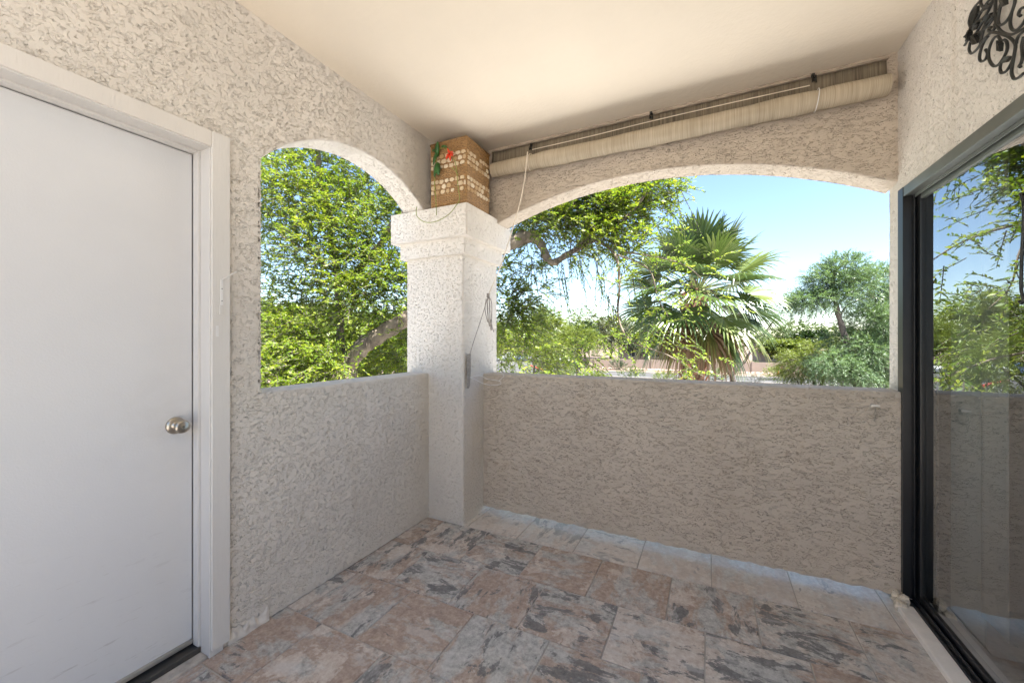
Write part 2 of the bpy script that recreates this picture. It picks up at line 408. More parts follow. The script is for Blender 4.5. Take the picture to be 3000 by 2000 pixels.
# right wall, opening for the sliding door
SY0, SY1, SZ = 0.16, 2.585, 1.99
mb = MB()
mb.patch(lambda u, w: (XR, u, w), lin(SY0, SY1, ST), lin(SZ, ZC, ST), flip=True)
mb.patch(lambda u, w: (XR, u, w), lin(SY1, YP+FT, ST), lin(-0.02, ZC, ST), flip=True)
mb.patch(lambda u, w: (XR, u, w), lin(YBACK, SY0, 0.02), lin(-0.02, ZC, 0.02), flip=True)
mb.patch(lambda u, w: (u, w, SZ+0*u), lin(XR, XR+0.12, 0.02), lin(SY0, SY1, 0.02), flip=True)
mb.patch(lambda u, w: (u, SY1+0*u, w), lin(XR, XR+0.12, 0.02), lin(-0.02, SZ, 0.02))
mb.patch(lambda u, w: (u, YP+FT+0*u, w), lin(XR, XR+0.5, 0.05), lin(-0.3, ZC+0.3, 0.05))
mb.patch(lambda u, w: (u, YBACK+0*u, w), lin(XR, XR+4.1, 0.1), lin(-0.3, ZC+0.3, 0.1))
rw = mb.build('stucco_wall', M['stucco_right'], smooth=True)
tag(rw, 'pale stucco wall above the black sliding glass door', 'wall')
# broken stucco at its foot
mb = MB()
for (cx, cy, cz, r) in ((0.835, 2.565, 0.02, 0.030), (0.825, 2.525, 0.018, 0.028), (0.842, 2.54, 0.045, 0.022), (0.83, 2.59, 0.035, 0.026)):
    V = []; F = []; n = 7
    for i in range(5):
        ph = math.pi*i/4
        for k in range(n):
            a = 2*math.pi*k/n; rr = r*(0.75+0.5*random.random())
            V.append((cx+rr*math.sin(ph)*math.cos(a), cy+1.2*rr*math.sin(ph)*math.sin(a), cz+rr*math.cos(ph)))
    for i in range(4):
        for k in range(n): F.append((i*n+k, (i+1)*n+k, (i+1)*n+(k+1)%n, i*n+(k+1)%n))
    mb.add(V, F)
o = mb.build('broken_stucco', simple('bare_stucco', (0.60, 0.54, 0.44), 0.95, var=0.3, vscale=60, bump=0.004, bscale=90), rw); o['label'] = 'crumbling chunk of stucco at the wall foot'

# parapet of the added terrace behind the viewer, ceiling, floor
b_ = MB().box(XL-0.17, XR+0.3, YDECK-0.17, YDECK, -0.27, 1.03).box(XL-0.17, XL, YDECK, YBACK-0.002, -0.27, 1.03).build('parapet_wall', M['stucco_plain'])  # unseen parapet, part of the added terrace
tag(b_, 'stucco parapet round the open terrace added behind the viewer for light', 'parapet')
mb = MB(); mb.patch(lambda u, w: (u, w, ZC + 0.0015*np.sin(u*5)*np.sin(w*4)), lin(XL-0.005, XR+0.005, 0.05), lin(YBACK, YB+0.005, 0.05), flip=True)
mb.box(XL-0.17, XR+4.2, YBACK-0.02, YB+FT-0.005, ZC+0.02, ZC+0.32)
cl = mb.build('ceiling', M['ceiling']); tag(cl, kind='structure')

slab = MB().box(XL-0.16, XR+0.3, YDECK, 2.86, -0.28, -0.004).build('floor', M['grout']); tag(slab, kind='structure')
rows = [2.325 + 0.3665*2, 2.325+0.3665, 2.325, 1.957, 1.604, 1.243, 0.876, 0.51, 0.144, -0.22, -0.586, -0.95, -1.32, -1.68, -2.04, -2.4, -2.77, -3.14]
offs = [-0.93, -1.115, -0.93, -1.143, -0.985, -1.197, -1.0, -1.2, -1.0, -1.2, -1.0, -1.2, -1.0, -1.2, -1.0, -1.2, -1.0]
PX = 0.377
tmesh = {}
def tile_mesh(w, h, mt='tile'):
    key = (round(w, 3), round(h, 3), mt)
    if key in tmesh: return tmesh[key]
    g = 0.0028; b = 0.002; x0, x1, y0, y1 = -w/2+g, w/2-g, -h/2+g, h/2-g; t = -0.008
    V = [(x0,y0,t),(x1,y0,t),(x1,y1,t),(x0,y1,t),(x0,y0,-b),(x1,y0,-b),(x1,y1,-b),(x0,y1,-b),
         (x0+b,y0+b,0),(x1-b,y0+b,0),(x1-b,y1-b,0),(x0+b,y1-b,0)]
    F = [(8,9,10,11)] + [(i, (i+1)%4, 4+(i+1)%4, 4+i) for i in range(4)] + [(4+i, 4+(i+1)%4, 8+(i+1)%4, 8+i) for i in range(4)]
    me = bpy.data.meshes.new('tile'); me.from_pydata(V, [], F); me.materials.append(M[mt]); tmesh[key] = me; return me
for r in range(len(rows)-1):
    y1, y0 = rows[r], rows[r+1]
    y1c = min(y1, 2.855); 
    if y1c <= y0 + 0.02: continue
    k0 = math.floor((XL-0.02-offs[r])/PX)
    for k in range(k0, k0+9):
        x0 = offs[r]+k*PX; x1 = x0+PX
        x0c, x1c = max(x0, XL-0.03), min(x1, XR-0.04)
        if x1c - x0c < 0.02 or y1c < YDECK: continue
        o = link('tile', tile_mesh(x1c-x0c, y1c-y0, 'tile_glare' if r < 2 else 'tile'), None, slab)
        o.location = ((x0c+x1c)/2, (y0+y1c)/2, random.uniform(-0.0006, 0.0006))

# lower storey of the building below the balcony
bd = empty('apartment_building', (0, 0, GZ)); tag(bd, 'stucco apartment block carrying the balcony', 'building')
box('wall', M['stucco_plain'], (XL-0.1, XR+9, YDECK-0.1, 2.78, GZ, -0.285), bd)
box('upper_wall', M['stucco_plain'], (XR+4.3, XR+9, YBACK, 2.78, -0.28, 3.05), bd)
box('roof', M['stucco_plain'], (XL-0.3, XR+9, YBACK-0.05, 3.0, ZC+0.33, ZC+0.6), bd)

# ------------------------------------------------------------------ storage door in the left wall
m, ns, ls, b = newmat('door_paint_worn'); v = coords(ns, ls)
def near_(p, r):
    d_ = ns.new('ShaderNodeVectorMath'); d_.operation = 'DISTANCE'; ls.new(v, d_.inputs[0]); d_.inputs[1].default_value = p
    return ramp(ns, ls, math_(ns, ls, 'DIVIDE', d_.outputs['Value'], r), [(0.15, 1.0), (1.0, 0.0)])
sm_ = ramp(ns, ls, noise(ns, ls, v, 9, 5, 0.7, 0.5), [(0.42, 0.0), (0.62, 1.0)])
c = mixc(ns, ls, ramp(ns, ls, noise(ns, ls, v, 3, 4, 0.6), [(0.3, 0.0), (0.7, 1.0)]), (0.655, 0.655, 0.655), (0.69, 0.688, 0.685))
c = mixc(ns, ls, math_(ns, ls, 'MULTIPLY', math_(ns, ls, 'MULTIPLY', near_((0.0, 0.345, 0.98), 0.28), sm_), 0.16), c, (0.47, 0.44, 0.40))
scf = ramp(ns, ls, noise(ns, ls, coords(ns, ls, (1, 1.2, 9)), 5, 4, 0.7), [(0.60, 0.0), (0.66, 1.0)])
c = mixc(ns, ls, math_(ns, ls, 'MULTIPLY', math_(ns, ls, 'MULTIPLY', near_((0.0, 0.1, 0.1), 0.6), scf), 0.5), c, (0.42, 0.40, 0.38))
ls.new(c, b.inputs['Base Color']); b.inputs['Roughness'].default_value = 0.45
bn = N(ns, 'ShaderNodeBump', Strength=0.7, Distance=0.0008); ls.new(noise(ns, ls, v, 150, 3, 0.6), bn.inputs['Height']); ls.new(bn.outputs[0], b.inputs['Normal'])
M['door'] = m
DX = -1.915
dr = empty('storage_door', (DX, 0.49, 0)); tag(dr, 'flat white door in painted frame, dark threshold, round knob', 'door')
slabd = box('door_slab', M['door'], (DX-0.045, DX, 0.095, 0.8925, 0.045, 2.052), dr, bevel=0.0015)
kn = MB().lathe([(0.0, 0.0), (0.033, 0.0), (0.0335, 0.004), (0.030, 0.009), (0.020, 0.012), (0.0115, 0.014), (0.0115, 0.030),
                 (0.018, 0.034), (0.0245, 0.044), (0.0262, 0.054), (0.0245, 0.061), (0.019, 0.064), (0.0, 0.0635)], 28, (DX, 0.834, 0.945), 'x').build('knob', M['steel'], slabd, smooth=True)
kh = MB().lathe([(0.0, 0), (0.0045, 0), (0.0045, 0.0012), (0, 0.0013)], 10, (DX+0.0635, 0.834, 0.945), 'x').build('keyhole', M['bronze'], slabd)
fr = MB()
fr.box(-1.97, -1.808, 0.903, 0.955, 0.0, 2.12)
fr.box(-1.97, -1.808, 0.03, 0.085, 0.0, 2.12)
fr.box(-1.97, -1.808, 0.085, 0.903, 2.062, 2.12)
fr.build('door_frame', M['paint'], dr, bevel=0.002)
st = MB()
st.box(-1.911, -1.872, 0.893, 0.9035, 0.03, 2.0625); st.box(-1.911, -1.872, 0.0845, 0.095, 0.03, 2.0625); st.box(-1.911, -1.872, 0.0952, 0.8928, 2.0525, 2.0628)
st.build('door_stop', M['paint'], dr, bevel=0.002)
cs = box('casing', M['trim'], (-1.83, -1.799, 0.909, 0.976, 0.028, 2.132), dr, bevel=0.002)
cs2 = box('casing', M['trim'], (-1.83, -1.799, 0.01, 0.079, 0.028, 2.132), dr, bevel=0.002)
hc = box('head_casing', M['trim_h'], (-1.83, -1.8015, 0.0795, 0.9085, 2.068, 2.1322), dr, bevel=0.002)
th = MB(); th.box(-1.968, -1.868, 0.086, 0.9025, 0.002, 0.028); th.box(-1.935, -1.93, 0.086, 0.9025, 0.028, 0.034)
th.build('threshold', M['rubber'], dr, bevel=0.004)
box('door_sweep', simple('sweep_alu', (0.42, 0.40, 0.36), 0.45, metal=0.5), (DX-0.002, DX+0.012, 0.10, 0.89, 0.040, 0.056), slabd, bevel=0.002)
box('sill', simple('sill_concrete', (0.45, 0.41, 0.36), 0.9, var=0.25, vscale=18, bump=0.002), (-1.8675, -1.815, 0.088, 0.902, -0.004, 0.010), dr, bevel=0.004)
# little hook-and-eye latch hanging on the casing
lt = empty('hook_latch', (-1.798, 0.945, 1.53)); tag(lt, 'small white metal hook latch screwed to the door casing', 'latch')
MB().tube(curve_pts([(-1.795, 0.945, 1.535), (-1.775, 0.955, 1.548), (-1.765, 0.975, 1.566), (-1.770, 0.985, 1.569)], 4), 0.0028, 6).build('hook', M['paint'], lt)
MB().box(-1.799, -1.796, 0.938, 0.948, 1.43, 1.535).build('plate', M['cord_white'], lt, bevel=0.001)
MB().box(-1.799, -1.794, 0.934, 0.946, 1.392, 1.428).build('eye_plate', M['trim'], lt, bevel=0.001)
for z in (1.447, 1.497): MB().lathe([(0, 0), (0.0022, 0), (0.0018, 0.0012), (0, 0.0014)], 8, (-1.796, 0.943, z), 'x').build('screw', M['iron'], lt)
MB().box(-1.7995, -1.797, 0.922, 0.931, 1.30, 1.345).build('paint_patch', M['cord_white'], lt)

# ------------------------------------------------------------------ sliding glass door and the room behind it
m, ns, ls, b = newmat('coated_glass')
gl = N(ns, 'ShaderNodeBsdfGlossy', Roughness=0.0); gl.inputs[0].default_value = (0.94, 0.97, 1.0, 1)
tr = ns.new('ShaderNodeBsdfTransparent'); tr.inputs[0].default_value = (0.90, 0.94, 0.91, 1)
fz = N(ns, 'ShaderNodeFresnel', IOR=2.1)
fac = math_(ns, ls, 'MULTIPLY_ADD', fz.outputs[0], 0.85, 0.22, clamp=True)
bn = N(ns, 'ShaderNodeBump', Strength=0.25, Distance=0.004)
ls.new(noise(ns, ls, coords(ns, ls), 2.2, 1, 0.4), bn.inputs['Height']); ls.new(bn.outputs[0], gl.inputs['Normal'])
mx = ns.new('ShaderNodeMixShader'); ls.new(fac, mx.inputs[0]); ls.new(tr.outputs[0], mx.inputs[1]); ls.new(gl.outputs[0], mx.inputs[2])
ls.new(mx.outputs[0], ns['Material Output'].inputs[0]); M['glass'] = m

sd = empty('sliding_glass_door', (0.92, 1.38, 0)); tag(sd, 'black-framed sliding glass door reflecting sky, branches and parking lot', 'sliding door')
jm = MB(); jm.box(0.85, 0.97, 2.582, 2.64, 0.035, 2.03)
for x in (0.884,): jm.box(x, x+0.004, 2.56, 2.5825, 0.035, 1.985)
jm.box(0.85, 0.97, 0.12, 0.163, 0.035, 2.03); jm.build('jamb', M['black'], sd, bevel=0.0015)
hd = MB(); hd.box(0.852, 0.97, 0.164, 2.581, 1.983, 2.03); hd.box(0.886, 0.890, 0.164, 2.581, 1.968, 1.9835); hd.box(0.905, 0.909, 0.164, 2.559, 1.964, 1.9835)
hd.build('head_track', M['bronze'], sd, bevel=0.0015)
bt = MB(); bt.box(0.872, 0.97, 0.164, 2.581, 0.0, 0.034)
for x in (0.884, 0.902, 0.935): bt.box(x, x+0.004, 0.164, 2.581, 0.0335, 0.055)
bt.build('bottom_track', M['black'], sd, bevel=0.0015)
MB().box(0.808, 0.871, 0.10, 2.53, -0.004, 0.026).build('sill', simple('white_sill', (0.74, 0.71, 0.67), 0.7, var=0.08, vscale=14, bump=0.0015, bscale=50), sd, bevel=0.004)
for (y0, y1, x) in ((1.36, 2.577, 0.896), (0.168, 1.40, 0.928)):
    pn = MB(); pn.box(x, x+0.024, y1-0.044, y1, 0.036, 1.978); pn.box(x, x+0.024, y0, y0+0.06, 0.036, 1.978)
    f = pn.build('panel_stile', M['black'], sd, bevel=0.003)
    pn = MB(); pn.box(x+0.001, x+0.023, y0+0.0602, y1-0.0442, 1.950, 1.977)
    pn.build('top_rail', M['bronze'], sd, bevel=0.003)
    pn = MB(); pn.box(x+0.001, x+0.023, y0+0.0602, y1-0.0442, 0.036, 0.080)
    pn.build('bottom_rail', M['black'], sd, bevel=0.003)
    gp = MB(); gp.patch(lambda u, w: (x+0.009, u, w), lin(y0+0.056, y1-0.040, 0.2), lin(0.08, 1.952, 0.2), flip=True)
    gp.build('glass_pane', M['glass'], sd)
# the room
rm = MB()
X0, X1, Y0, Y1, Z0, Z1 = 0.975, 4.9, -0.75, 2.75, -0.003, 2.6
rm.add([(X0,Y0,Z0),(X1,Y0,Z0),(X1,Y1,Z0),(X0,Y1,Z0),(X0,Y0,Z1),(X1,Y0,Z1),(X1,Y1,Z1),(X0,Y1,Z1)], [(0,1,2,3),(7,6,5,4),(0,4,5,1),(1,5,6,2),(2,6,7,3)])
rm.box(X0-0.002, X0+0.002, SY1+0.005, Y1, Z0, Z1); rm.box(X0-0.002, X0+0.002, SY0, SY1+0.005, 2.03, Z1); rm.box(X0-0.002, X0+0.002, Y0, SY0-0.005, Z0, Z1)
room = rm.build('room', simple('room_paint', (0.42, 0.39, 0.36), 0.8)); tag(room, 'dim room seen through the sliding glass door', 'room')
vb = empty('vertical_blind', (1.0, 2.35, 2.0)); tag(vb, 'grey vertical blind slats hanging behind the sliding glass', 'blind')
M['vane'] = simple('blind_vane', (0.85, 0.82, 0.75), 0.7, var=0.03)
m, ns, ls, b = newmat('sheer_vane'); v = coords(ns, ls, (1, 1, 0.001))
w = N(ns, 'ShaderNodeTexWave', Scale=38.0); w.bands_direction = 'Y'; ls.new(v, w.inputs[0])
ls.new(mixc(ns, ls, w.outputs[1], (0.55, 0.60, 0.56), (0.80, 0.84, 0.80)), b.inputs['Base Color']); b.inputs['Roughness'].default_value = 0.8; M['sheer'] = m
MB().box(0.985, 1.03, 0.2, 2.6, 2.0, 2.04).build('head_rail', M['vane'], vb)
def vane(y0, y1, z0, mat, x=1.0, rib=False):
    q = MB(); n = 61 if rib else 9; yy = np.linspace(y0, y1, n)
    xx = x + (0.0035*np.cos(np.arange(n)*math.pi) if rib else 0.006*np.sin(np.linspace(0, math.pi, n)))
    ii = np.arange(n)
    q.patch(lambda u, w: (xx[u.astype(int)], yy[u.astype(int)], w), ii, np.array([z0, 1.0, 2.0]), flip=True)
    o = q.build('vane', mat, vb, smooth=not rib); s = o.modifiers.new('thick', 'SOLIDIFY'); s.thickness = 0.0015
vane(2.308, 2.56, 0.03, M['sheer'], 1.012, True)
vane(2.14, 2.306, 0.16, M['vane'], 1.0)

# black wire that hangs in front of the glass
wr = MB()
P = [at(3010, 566, 1.22), at(2994, 572, 1.22), at(2978, 606, 1.22), at(2980, 660, 1.22), at(2990, 720, 1.22), at(2999, 790, 1.22), at(3002, 840, 1.22), at(2992, 862, 1.22), at(2981, 882, 1.22), at(2996, 888, 1.22), at(3020, 880, 1.22)]
wr.tube(curve_pts([(0.862, p[1], p[2]) for p in P], 6), 0.0042, 8)
o = wr.build('hanging_wire', M['iron'], smooth=True); tag(o, 'thin black bent wire hanging in front of the glass', 'wire')

# ------------------------------------------------------------------ wrought iron scrolls on the right wall
OX = 0.838
def onx(u, v, x):
    a = (u-1500)/1166.7; bb = (993-v)/1166.7
    d = FWD + a*RGT; t = x/d[0]; return Vector((x, t*d[1], EYE+t*bb))
zz = lambda x, y: onx(2780+x*0.1913, y*0.1913, OX)
CUR = [
 [(490,0),(490,60),(530,115),(590,105),(650,40),(680,0)],
 [(720,-20),(710,150),(715,300),(740,400),(800,480),(900,530),(1000,520),(1150,440),(1230,400)],
 [(640,100),(540,150),(430,230),(350,370),(330,480),(345,520)],
 [(690,250),(620,240),(550,290),(480,400),(430,490),(390,530)],
 [(690,270),(600,400),(500,480),(400,530),(310,600),(240,700)],
 [(705,360),(700,440),(650,490),(615,470),(620,430),(650,425)],
 [(270,590),(275,550),(310,505),(345,500)],
 [(330,640),(310,760),(340,820),(400,790),(480,690),(560,580),(640,510),(700,500),(820,530),(930,580),(1000,650),(1020,720),(990,900),(960,1100),(990,1200),(1025,1210),(1080,1185),(1150,1120)],
 [(600,560),(530,660),(480,800),(470,900),(500,945),(560,910),(590,820),(560,760)],
 [(790,620),(750,560),(690,590),(640,680),(610,800),(620,920),(680,1010),(750,1000),(830,900),(890,770),(890,660),(850,615),(800,640),(760,710)],
 [(990,900),(940,1000),(880,1090),(810,1120),(785,1060),(800,970),(850,920),(930,910)],
 [(800,60),(760,240),(760,350),(800,390),(880,330),(950,220),(1000,80),(1020,-30)],
 [(960,200),(940,340),(960,440),(1010,470),(1080,430),(1150,340),(1220,200)],
 [(1180,110),(1100,140),(1070,220),(1100,250)],
 [(1180,460),(1080,540),(1040,620),(1030,680)],
 [(1150,560),(1120,700),(1130,860),(1110,960),(1080,1010),(1100,1030)]]
org = zz(1230, 300); yc = org.y; zc = 2.375
orn = empty('iron_scrollwork', (OX, yc, zc)); tag(orn, 'dark wrought-iron scroll ornament fixed high on the stucco wall', 'wall ornament')
for c in CUR:
    P = curve_pts([zz(*p) for p in c], 6)
    for my in (1, -1):
        for mz in (1, -1):
            Q = [(OX, yc+my*(p.y-yc), zc+mz*(p.z-zc)) for p in P]
            MB().tube(Q, 0.0042, 6).build('scroll', M['iron'], orn, smooth=True)
for (c, ang, s) in (((410,600), 0.9, 0.034), ((330,520), 1.8, 0.022), ((790,700), 1.2, 0.026), ((430,420), 0.2, 0.018), ((850,30), 0.9, 0.026), ((900,915), 0.1, 0.02), ((620,100), 0.4, 0.018)):
    p = zz(*c)
    for my in (1, -1):
        for mz in (1, -1):
            y, z = yc+my*(p.y-yc), zc+mz*(p.z-zc); ca, sa = math.cos(ang)*my, math.sin(ang)*mz
            pts = [(-1,0),(-0.2,0.45),(1,0),(-0.2,-0.45)]
            V = [(OX-0.006-(0.006 if i == 1 else 0), y+s*(a*ca-b*sa), z+s*(a*sa+b*ca)) for i, (a, b) in enumerate(pts)] + [(OX+0.002, y+s*(a*ca-b*sa), z+s*(a*sa+b*ca)) for a, b in pts]
            MB().add(V, [(0,1,2,3),(7,6,5,4),(0,4,5,1),(1,5,6,2),(2,6,7,3),(3,7,4,0)]).build('iron_leaf', M['iron'], orn)
MB().box(OX-0.002, XR-0.001, yc-0.01, yc+0.01, zc-0.01, zc+0.01).build('wall_fixing', M['iron'], orn)

# ------------------------------------------------------------------ rolled outdoor shade under the ceiling
sh = empty('roller_shade', (-0.32, 2.61, 2.55)); tag(sh, 'rolled-up streaky cream fabric shade hung under the ceiling', 'roller shade')
mb = MB(); xs = lin(-1.445, 0.805, 0.018); th_ = np.linspace(0, 2*math.pi, 25)
def rollf(u, w):
    sag = 0.004*np.sin((u+1.44)/2.25*math.pi) - 0.010*(u+1.44)/2.25*0
    r = 0.053 + 0.0016*np.sin(u*9+w*2) + 0.0012*np.sin(u*23-w*3) + 0.003*np.exp(-((u-0.52)/0.03)**2)*-1.6 + 0.003*np.exp(-((u+1.1)/0.03)**2)*-1.2
    return (u, 2.608 + r*np.cos(w), 2.552 - sag + 0.003*(u+0.3) + r*np.sin(w))
mb.patch(rollf, xs, th_, flip=True)
for xe, fl in ((-1.445, False), (0.805, True)):
    q = [rollf(np.array([xe]), np.array([t])) for t in th_[:-1]]
    V = [(float(np.ravel(a)[0]), float(np.ravel(b)[0]), float(np.ravel(c)[0])) for a, b, c in q]
    mb.add(V, [tuple(range(24))[::-1] if fl else tuple(range(24))])
roll = mb.build('rolled_fabric', M['shade'], sh, smooth=True)
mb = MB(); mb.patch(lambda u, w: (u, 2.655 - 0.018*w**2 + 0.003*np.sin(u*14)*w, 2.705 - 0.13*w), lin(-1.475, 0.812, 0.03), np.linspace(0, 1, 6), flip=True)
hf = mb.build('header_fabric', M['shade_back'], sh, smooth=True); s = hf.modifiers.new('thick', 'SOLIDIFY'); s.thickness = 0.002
MB().box(-1.48, 0.82, 2.646, 2.668, 2.709, 2.719).build('mounting_strip', simple('aged_strip', (0.36, 0.30, 0.23), 0.8, var=0.3, vscale=20), sh, bevel=0.003)
MB().tube(curve_pts([(-1.14, 2.628, 2.648), (-0.7, 2.626, 2.648), (-0.32, 2.626, 2.655), (0.1, 2.626, 2.655), (0.49, 2.628, 2.652)], 6), 0.0028, 6).build('pull_cord', M['cord_tan'], sh)
for bx_, bz in ((-1.146, 2.668), (-0.325, 2.69), (0.504, 2.685)):
    k = MB(); k.tube([(bx_, 2.645, bz+0.025), (bx_, 2.63, bz+0.018), (bx_-0.004, 2.622, bz)], 0.004, 6)
    k.lathe([(0, -0.006), (0.011, -0.006), (0.007, 0), (0.011, 0.006), (0, 0.006)], 10, (bx_, 2.622, bz-0.012), 'x')
    k.tube([(bx_+0.01, 2.62, bz+0.012), (bx_+0.012, 2.618, bz-0.03)], 0.0035, 6); k.box(bx_-0.006, bx_+0.008, 2.628, 2.645, bz+0.014, bz+0.028)
    k.build('pulley', M['iron'], sh, smooth=False)
for lx in (-1.135, 0.515):
    MB().tube([(lx+0.006*math.sin(t), 2.608+0.0565*math.cos(t), 2.552+0.003*(lx+0.3)+0.0565*math.sin(t)) for t in np.linspace(0, 2*math.pi, 21)], 0.0022, 5, caps=False).build('lift_cord', M['cord_white'] if lx > 0 else M['cord_tan'], sh)

# the long pull cord down to the column, with its knot and its hank
lc = empty('shade_cord', (-1.13, 2.56, 2.59)); tag(lc, 'long tan shade cord slanting from the shade down to the column', 'cord')
K = Vector((-1.405, 2.47, 1.60)); Hk = Vector((-1.513, 2.372, 1.14))
MB().tube(curve_pts([(-1.135, 2.55, 2.60), (-1.16, 2.55, 2.40), (-1.205, 2.54, 2.20), (-1.31, 2.51, 1.85), K], 6), 0.0042, 6).build('upper_run', M['cord_tan'], lc)
MB().tube(curve_pts([K, (-1.44, 2.44, 1.45), (-1.485, 2.40, 1.27), Hk], 6), 0.0026, 6).build('lower_run', M['cord_grey'], lc)
kb = MB()
for i in range(3):
    dx = (i-1)*0.013
    kb.tube(curve_pts([K+Vector((0,0,0.0)), K+Vector((0.010+dx*1.0, dx*0.4, -0.05)), K+Vector((0.010+dx*1.2, 0.004, -0.13)), K+Vector((0.006+dx, 0.006, -0.19-0.03*(i%3))), K+Vector((-0.006+dx*1.4, -0.004, -0.10)), K+Vector((-0.004+dx, 0, -0.02))], 5), 0.0032, 6)
kb.tube(curve_pts([K+Vector((0.02, 0, -0.17)), K+Vector((0.03, 0, -0.22)), K+Vector((0.045, 0, -0.26))], 4), 0.003, 5)
for z in (0.01, 0.0, -0.01): kb.tube([K+Vector((0.010*math.cos(t), 0.010*math.sin(t), z)) for t in np.linspace(0, 6.3, 9)], 0.004, 5)
kb.build('knotted_loops', M['cord_grey'], lc, smooth=True)
hk = MB()
for i in range(6):
    dy = (i-2.5)*0.006; r = 0.004
    hk.tube(curve_pts([(CX1+0.012+0.004*(i%2), 2.376+dy, 1.185), (CX1+0.014, 2.374+dy*1.3, 1.06), (CX1+0.012, 2.372+dy, 0.945+0.008*(i%3))], 5), r, 6)
hk.build('cord_hank', M['cord_grey'], lc, smooth=True)
MB().box(CX1-0.003, CX1+0.012, 2.366, 2.384, 1.03, 1.09).build('cleat', M['iron'], lc, bevel=0.003)
wl_ = MB()
wl_.tube(curve_pts([(CX1+0.015, 2.385, 1.02), (CX1+0.05, 2.46, 1.03), (-1.44, 2.52, 1.0), (-1.37, 2.565, 0.985), (-1.355, 2.565, 0.965), (-1.39, 2.55, 0.955), (-1.45, 2.50, 0.965), (CX1+0.03, 2.44, 1.0), (CX1+0.016, 2.39, 1.02)], 6), 0.002, 5)
wl_.tube(curve_pts([(-1.37, 2.565, 0.985), (-1.345, 2.572, 1.01), (-1.335, 2.576, 1.02), (-1.345, 2.577, 1.03)], 5), 0.0018, 5)
wl_.build('loose_loop', M['cord_white'], lc)

# small hook with a bit of chain on the parapet
hk = empty('chain_hook', (0.744, 2.63, 0.95)); tag(hk, 'small metal hook with short chain on the parapet near the glass door', 'hook')
k = MB(); k.box(0.728, 0.762, 2.566, 2.590, 0.953, 0.965); k.build('bracket', M['stucco_plain'], hk, bevel=0.002)
k = MB(); k.tube(curve_pts([(0.722, 2.570, 0.945), (0.732, 2.566, 0.952), (0.745, 2.564, 0.953), (0.758, 2.566, 0.95), (0.765, 2.570, 0.942)], 4), 0.0025, 5); k.build('hook', M['steel'], hk)
for i in range(4):
    z = 0.94-i*0.017; c = MB()
    c.tube([(0.742+0.004*math.cos(t)*(1 if i%2 else 0.4), 2.565+0.003*math.cos(t)*(0.3 if i%2 else 1), z+0.010*math.sin(t)) for t in np.linspace(0, 2*math.pi, 11)], 0.0015, 5, caps=False)
    c.build('chain_link', M['steel'], hk)

# ------------------------------------------------------------------ wicker basket on the column
BX0, BX1, BY0, BY1, BZ0, BZ1 = -1.762, -1.463, 2.275, 2.585, 2.2015, 2.655
bk = empty('wicker_basket', ((BX0+BX1)/2, (BY0+BY1)/2, BZ0)); tag(bk, 'tall square woven wicker basket with bands of cream chips', 'basket')
m, ns, ls, b = newmat('wicker'); v = coords(ns, ls, (6, 6, 60))
g = ns.new('ShaderNodeNewGeometry')
ls.new(ramp(ns, ls, noise(ns, ls, v, 5, 4, 0.65), [(0.3, (0.13, 0.066, 0.020)), (0.55, (0.30, 0.165, 0.055)), (0.75, (0.46, 0.28, 0.11))]), b.inputs['Base Color'])
b.inputs['Roughness'].default_value = 0.45; M['wicker'] = m
mb = MB(); per = []
def weave(u, w, flat=False):
    """u around the box 0..4, w height 0..1"""
    W, D = BX1-BX0, BY1-BY0; taper = 0.985 + 0.02*w
    k = np.clip(np.floor(u), 0, 3); f = u-k
    x = np.where(k == 0, BX0+f*W, np.where(k == 1, BX1, np.where(k == 2, BX1-f*W, BX0)))
    y = np.where(k == 0, BY0, np.where(k == 1, BY0+f*D, np.where(k == 2, BY1, BY1-f*D)))
    nx = np.where(k == 1, 1.0, np.where(k == 3, -1.0, 0.0)); ny = np.where(k == 0, -1.0, np.where(k == 2, 1.0, 0.0))
    z = BZ0 + w*(BZ1-BZ0)
    row = np.floor(w*36); ph = np.pi*row
    d = 0.0018*np.cos(f*np.pi*26+ph)*np.abs(np.sin(w*36*np.pi)) + 0.0055*np.abs(np.sin(w*36*np.pi)) - 0.0035*np.exp(-(np.sin(f*np.pi*13)/0.25)**2)
    e = np.clip(np.minimum(f, 1-f)*25, 0, 1); d = d*e
    cx, cy = (BX0+BX1)/2, (BY0+BY1)/2
    return (cx+(x-cx)*taper + nx*d, cy+(y-cy)*taper + ny*d, z)
mb.patch(weave, np.linspace(0, 3.9999, 4*108+1), np.linspace(0, 1, 36*6+1))
o = mb.build('woven_body', M['wicker'], bk, smooth=True)
MB().box(BX0+0.004, BX1-0.004, BY0+0.004, BY1-0.004, BZ1-0.012, BZ1-0.002).build('lid', M['wicker'], bk)
c0 = [(BX0, BY0), (BX1, BY0), (BX1, BY1), (BX0, BY1), (BX0, BY0)]
for zr, r in ((BZ1, 0.008), (BZ0+0.006, 0.0055)):
    rim = MB()
    for i in range(4): rim.tube([(c0[i][0], c0[i][1], zr), (c0[i+1][0], c0[i+1][1], zr)], r, 8)
    rim.build('rim', M['wicker'], bk, smooth=True)
m, ns, ls, b = newmat('cream_chip'); g = ns.new('ShaderNodeNewGeometry'); oi = ns.new('ShaderNodeObjectInfo')
ls.new(ramp(ns, ls, oi.outputs['Random'], [(0.1, (0.42, 0.27, 0.13)), (0.35, (0.56, 0.43, 0.27)), (0.9, (0.66, 0.56, 0.41))]), b.inputs['Base Color']); b.inputs['Roughness'].default_value = 0.4; M['chip'] = m
